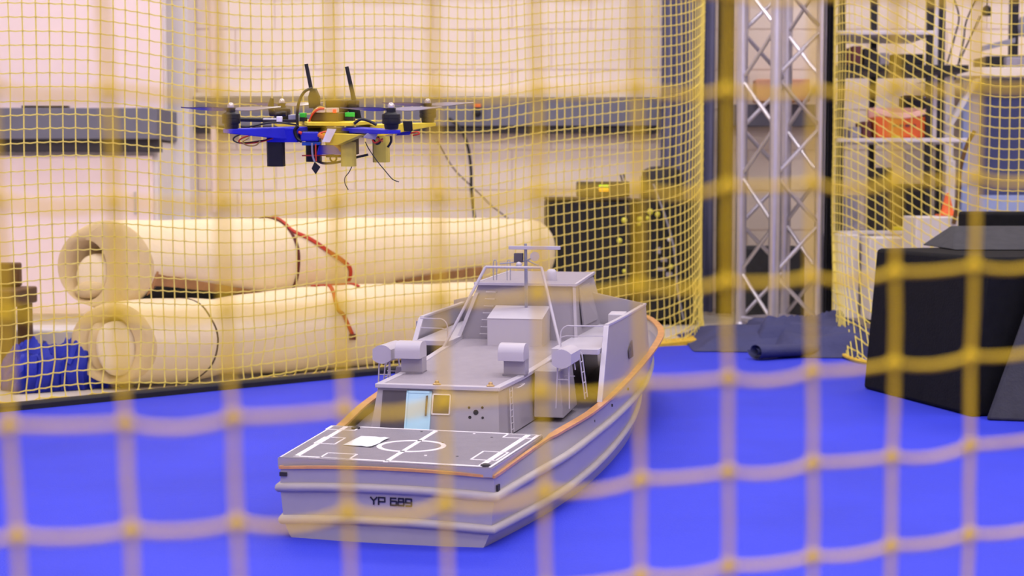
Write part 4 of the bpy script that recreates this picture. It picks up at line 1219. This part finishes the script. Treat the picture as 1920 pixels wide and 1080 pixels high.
# motors, propellers
def motor(sx, sy, key, ang, dia=1.0):
    x, y = sx * .152, sy * .152
    o = MB().lathe([(.012, -.0), (.013, .004), (.0135, .009), (.0165, .0095), (.0172, .013), (.0165, .019), (.0172, .0195), (.0165, .027), (.010, .030), (.0085, .031), (.0085, .038), (.006, .039)], 20, (x, y, .008)).build('motor', M['olive' if key == 'nl_' else 'black'], A[key], 35)
    MB().lathe([(.006, 0), (.0065, .004), (.004, .008), (.001, .009)], 12, (x, y, .047)).build('spinner', M['silver'], A[key], 40)
    p = MB()
    for sg in (1, -1):
        rows = []
        for k in range(13):
            f = k / 12; r = .006 + .086 * f
            ch_ = .006 + .011 * math.sin(min(1, f * 1.25) * math.pi) ** .8 * (1 - .2 * f)
            tw = R(30 - 14 * f)
            ctr = Vector((math.cos(ang) * r * sg, math.sin(ang) * r * sg, .0435 + .0035 * f * f))
            tn = Vector((-math.sin(ang) * sg, math.cos(ang) * sg, 0))
            c_ = [ctr + (tn * math.cos(tw) + Vector((0, 0, math.sin(tw)))) * ch_ * e for e in (-.5, 0, .5)]
            rows.append([q + Vector((x, y, 0)) for q in c_])
        p.grid(rows); p.grid([[q + Vector((0, 0, .0009)) for q in r_][::-1] for r_ in rows])
    p.lathe([(.0075, .040), (.0075, .0465)], 12, (x, y, 0))
    p.build('propeller', M['prop'], A[key], 50, fix=False)
motor(-1, -1, 'nl', R(10)); motor(1, -1, 'nr', R(12)); motor(1, 1, 'fr', R(6)); motor(-1, 1, 'fl', R(-8))
# electronics stack
MB().box(-.034, .022, -.040, .028, .017, .034).build('flight_controller', M['olive'], dr_, bevel=.002)
MB().box(-.016, .022, .000, .045, .034, .056).build('camera_box', M['olive'], dr_, bevel=.0015)
MB().box(.024, .040, .02, .045, .030, .056).build('receiver', M['black'], dr_, bevel=.0015)
for x0, x1, m in ((-.022, -.004, 'cream'), (-.002, .020, 'cream')):
    MB().box(x0, x1, -.044, -.030, .034, .043).build('connector', M[m], dr_, bevel=.001)
MB().box(.012, .018, -.046, -.04, .034, .040).build('indicator', M['redled'], dr_)
for x0, x1, y in ((-.058, -.046, -.03), (.024, .041, .0)):
    MB().box(x0, x1, y - .008, y + .008, .017, .024).build('board', M['hole'], dr_); MB().box(x0, x1, y - .006, y + .006, .0245, .033).build('terminal', M['green'], dr_, bevel=.0008)
MB().box(-.075, -.056, -.05, -.02, .017, .030).build('regulator', M['grey'], dr_, bevel=.001)
MB().box(-.096, -.086, -.058, -.05, .013, .027).build('white_tag', M['white'], dr_, bevel=.001)
MB().box(-.125, -.06, -.052, -.044, .015, .021).build('circuit_strip', M['hole'], dr_)
MB().tube([(-.172, -.05, .021), (-.125, -.05, .020)], .0042, 8).build('side_antenna', M['black'], dr_)
MB().tube([(-.125, -.05, .021), (-.098, -.05, .021)], .0022, 8).build('antenna_plug', M['silver'], dr_)
def dl(px, py, y):
    """drone-local point for a position seen in the photograph at local depth y"""
    Mx = Matrix.Translation(DC) @ Matrix.Rotation(R(-9.5), 4, 'Z') @ Matrix.Rotation(R(.5), 4, 'Y') @ Matrix.Rotation(R(4.5), 4, 'X')
    Mi = Mx.inverted()
    o = Mi @ Vector((0, 0, CAMZ)); d = (Mi @ (Vector((0, 0, CAMZ)) + ray(px, py))) - o
    return o + d * ((y - o.y) / d.y)
b = MB(); b.lathe([(.010, 0), (.010, .004), (.004, .006)], 14, dl(523, 216, .03)); 
b.tube([dl(509, 214, .03), dl(508, 198, .03), dl(510, 184, .03)], [.005, .0062, .0035], 8); b.tube([dl(506, 213, .03), dl(537, 213, .03)], .0055, 8)
b.build('gps_mount', M['black'], dr_, 40)
MB().tube([dl(592, 203, .0), dl(583, 165, .0), dl(574, 120, .0)], [.0052, .0038, .0036], 10).build('antenna', M['black'], dr_)
b = MB(); b.prism([dl(x, y, -.01) for x, y in ((579, 203), (597, 203), (597, 182), (590, 166), (582, 166), (577, 182))], (0, .014, 0)); b.build('antenna_base', M['black'], dr_, bevel=.001)
MB().tube([dl(668, 212, .03), dl(661, 175, .03), dl(650, 125, .03)], [.0062, .0042, .0037], 10).build('antenna', M['black'], dr_)
MB().hexa([dl(659, 222, .022), dl(678, 222, .022), dl(678, 222, .045), dl(659, 222, .045)], [dl(664, 196, .022), dl(673, 196, .022), dl(673, 196, .045), dl(664, 196, .045)]).build('antenna_base', M['black'], dr_, bevel=.001)
def wire(pxs, y, m, r=.0016, name='wire', n=6):
    ys = y if isinstance(y, (list, tuple)) else [y] * len(pxs)
    MB().tube(catmull([dl(px, py, yy) for (px, py), yy in zip(pxs, ys)], 5), r, n).build(name, M[m], dr_, 60)
wire([(558, 237), (557, 215), (561, 190), (571, 172), (586, 165)], -.055, 'blackw', .0028, 'cable')
for k, m in enumerate(('redw', 'orangew', 'yelloww', 'blackw')):
    wire([(578 + k, 231 - k), (586 + k * .5, 214 - 2 * k), (598, 205 - 2 * k), (608, 204 - k)], -.046 + .003 * k, m, .0015)
wire([(458, 249), (440, 257), (439, 264), (455, 268), (500, 262), (515, 256)], -.10, 'blackw')
wire([(478, 251), (456, 258), (448, 265), (458, 269), (488, 266), (512, 259)], -.10, 'redw')
wire([(466, 259), (455, 266), (465, 273), (480, 272), (488, 264)], -.105, 'yelloww')
wire([(452, 237), (470, 237), (500, 231), (525, 230), (556, 234)], -.11, 'blackw', .002)
wire([(559, 236), (553, 245), (557, 258), (566, 265)], -.095, 'blackw', .0036, 'cable')
# battery and underside
MB().hexa([dl(564, 265, -.10), dl(598, 265, -.10), dl(598, 265, -.04), dl(564, 265, -.04)], [dl(563, 247, -.10), dl(598, 247, -.10), dl(598, 247, -.04), dl(563, 247, -.04)]).build('battery', M['batt'], dr_, bevel=.003)
MB().hexa([dl(566, 273, -.095), dl(600, 272, -.095), dl(600, 272, -.05), dl(566, 273, -.05)], [dl(566, 266, -.095), dl(603, 266, -.095), dl(603, 266, -.05), dl(566, 266, -.05)]).build('speed_controller', M['escm'], dr_, bevel=.001)
MB().hexa([dl(604, 266, -.108), dl(618, 267, -.108), dl(618, 267, -.106), dl(604, 266, -.106)], [dl(614, 241, -.108), dl(631, 242, -.108), dl(631, 242, -.106), dl(614, 241, -.106)]).build('battery_tag', M['white'], dr_)
wire([(598, 252), (607, 258), (622, 266), (635, 274), (642, 286)], [-.10, -.102, -.095, -.08, -.06], 'orangew', .0045, 'power_lead')
wire([(560, 248), (566, 250)], -.10, 'redw', .003)
wire([(600, 250), (612, 247), (622, 252)], -.10, 'redw', .0022)
MB().hexa([dl(594, 290, -.07), dl(645, 289, -.07), dl(645, 287, .06), dl(594, 288, .06)], [dl(598, 272, -.07), dl(645, 272, -.07), dl(645, 272, .06), dl(598, 272, .06)]).build('payload_box', M['dblue'], dr_, bevel=.001)
MB().box(.000, .036, -.06, .05, -.05, -.006).build('camera_mount', M['olive'], dr_, bevel=.001)
MB().box(.018, .034, -.066, -.061, -.044, -.008).build('silver_plate', M['silver'], dr_)
b = MB(); b.hexa([dl(566, 293, -.06), dl(662, 292, -.06), dl(662, 292, .06), dl(566, 293, .06)], [dl(566, 290.5, -.06), dl(662, 289.5, -.06), dl(662, 289.5, .06), dl(566, 290.5, .06)]); b.build('base_plate', M['redw'], dr_)
q = dl(625, 297, -.062); b = MB().tube([q + Vector((.0062 * math.cos(2 * math.pi * k / 16), 0, .0062 * math.sin(2 * math.pi * k / 16))) for k in range(16)], .0017, 6, closed=True); b.build('ring', M['olive'], dr_, 60)
wire([(592, 300), (606, 306), (630, 305), (648, 300), (664, 296), (690, 290)], -.065, 'blackw', .0026, 'cable')
wire([(585, 268), (586, 290), (590, 304)], -.10, 'grey', .002); wire([(592, 270), (592, 288), (593, 302)], -.10, 'redw', .0014)
MB().hexa([dl(584, 316, -.108), dl(592, 327, -.108), dl(592, 327, -.095), dl(584, 316, -.095)], [dl(590, 303, -.108), dl(601, 313, -.108), dl(601, 313, -.095), dl(590, 303, -.095)]).build('plug', M['black'], dr_, bevel=.001)
# right hand side details
MB().hexa([dl(758, 246, .09), dl(774, 246, .09), dl(774, 246, .12), dl(758, 246, .12)], [dl(755, 227, .09), dl(773, 227, .09), dl(773, 227, .12), dl(755, 227, .12)]).build('range_sensor', M['black'], dr_, bevel=.001)
MB().hexa([dl(742, 254, .10), dl(768, 253, .10), dl(768, 253, .125), dl(742, 254, .125)], [dl(748, 247, .10), dl(772, 246, .10), dl(772, 246, .125), dl(748, 247, .125)]).build('speed_controller', M['batt'], dr_, bevel=.001)
MB().hexa([dl(680, 258, -.125), dl(704, 262, -.125), dl(704, 262, -.11), dl(680, 258, -.11)], [dl(688, 250, -.125), dl(709, 249, -.125), dl(709, 249, -.11), dl(688, 250, -.11)]).build('speed_controller', M['clutter2'], dr_, bevel=.001)
wire([(770, 250), (782, 247), (786, 251), (774, 254)], .10, 'redw'); wire([(700, 260), (706, 270), (713, 266), (708, 256)], -.12, 'blackw', .002); wire([(698, 262), (703, 268), (712, 264), (718, 260)], -.122, 'redw'); wire([(702, 257), (712, 261), (718, 266)], -.122, 'orangew')
wire([(664, 232), (676, 224), (690, 226), (706, 234)], -.08, 'blackw', .003, 'cable'); wire([(733, 255), (733, 266), (727, 276)], .04, 'blackw', .0024, 'cable')
wire([(662, 307), (655, 322), (647, 333), (647, 344), (653, 356)], -.078, 'blackw', .0009, 'whisker_aerial'); wire([(685, 266), (692, 280), (708, 303), (722, 320), (736, 336), (748, 341)], -.07, 'blackw', .0010, 'whisker_aerial')
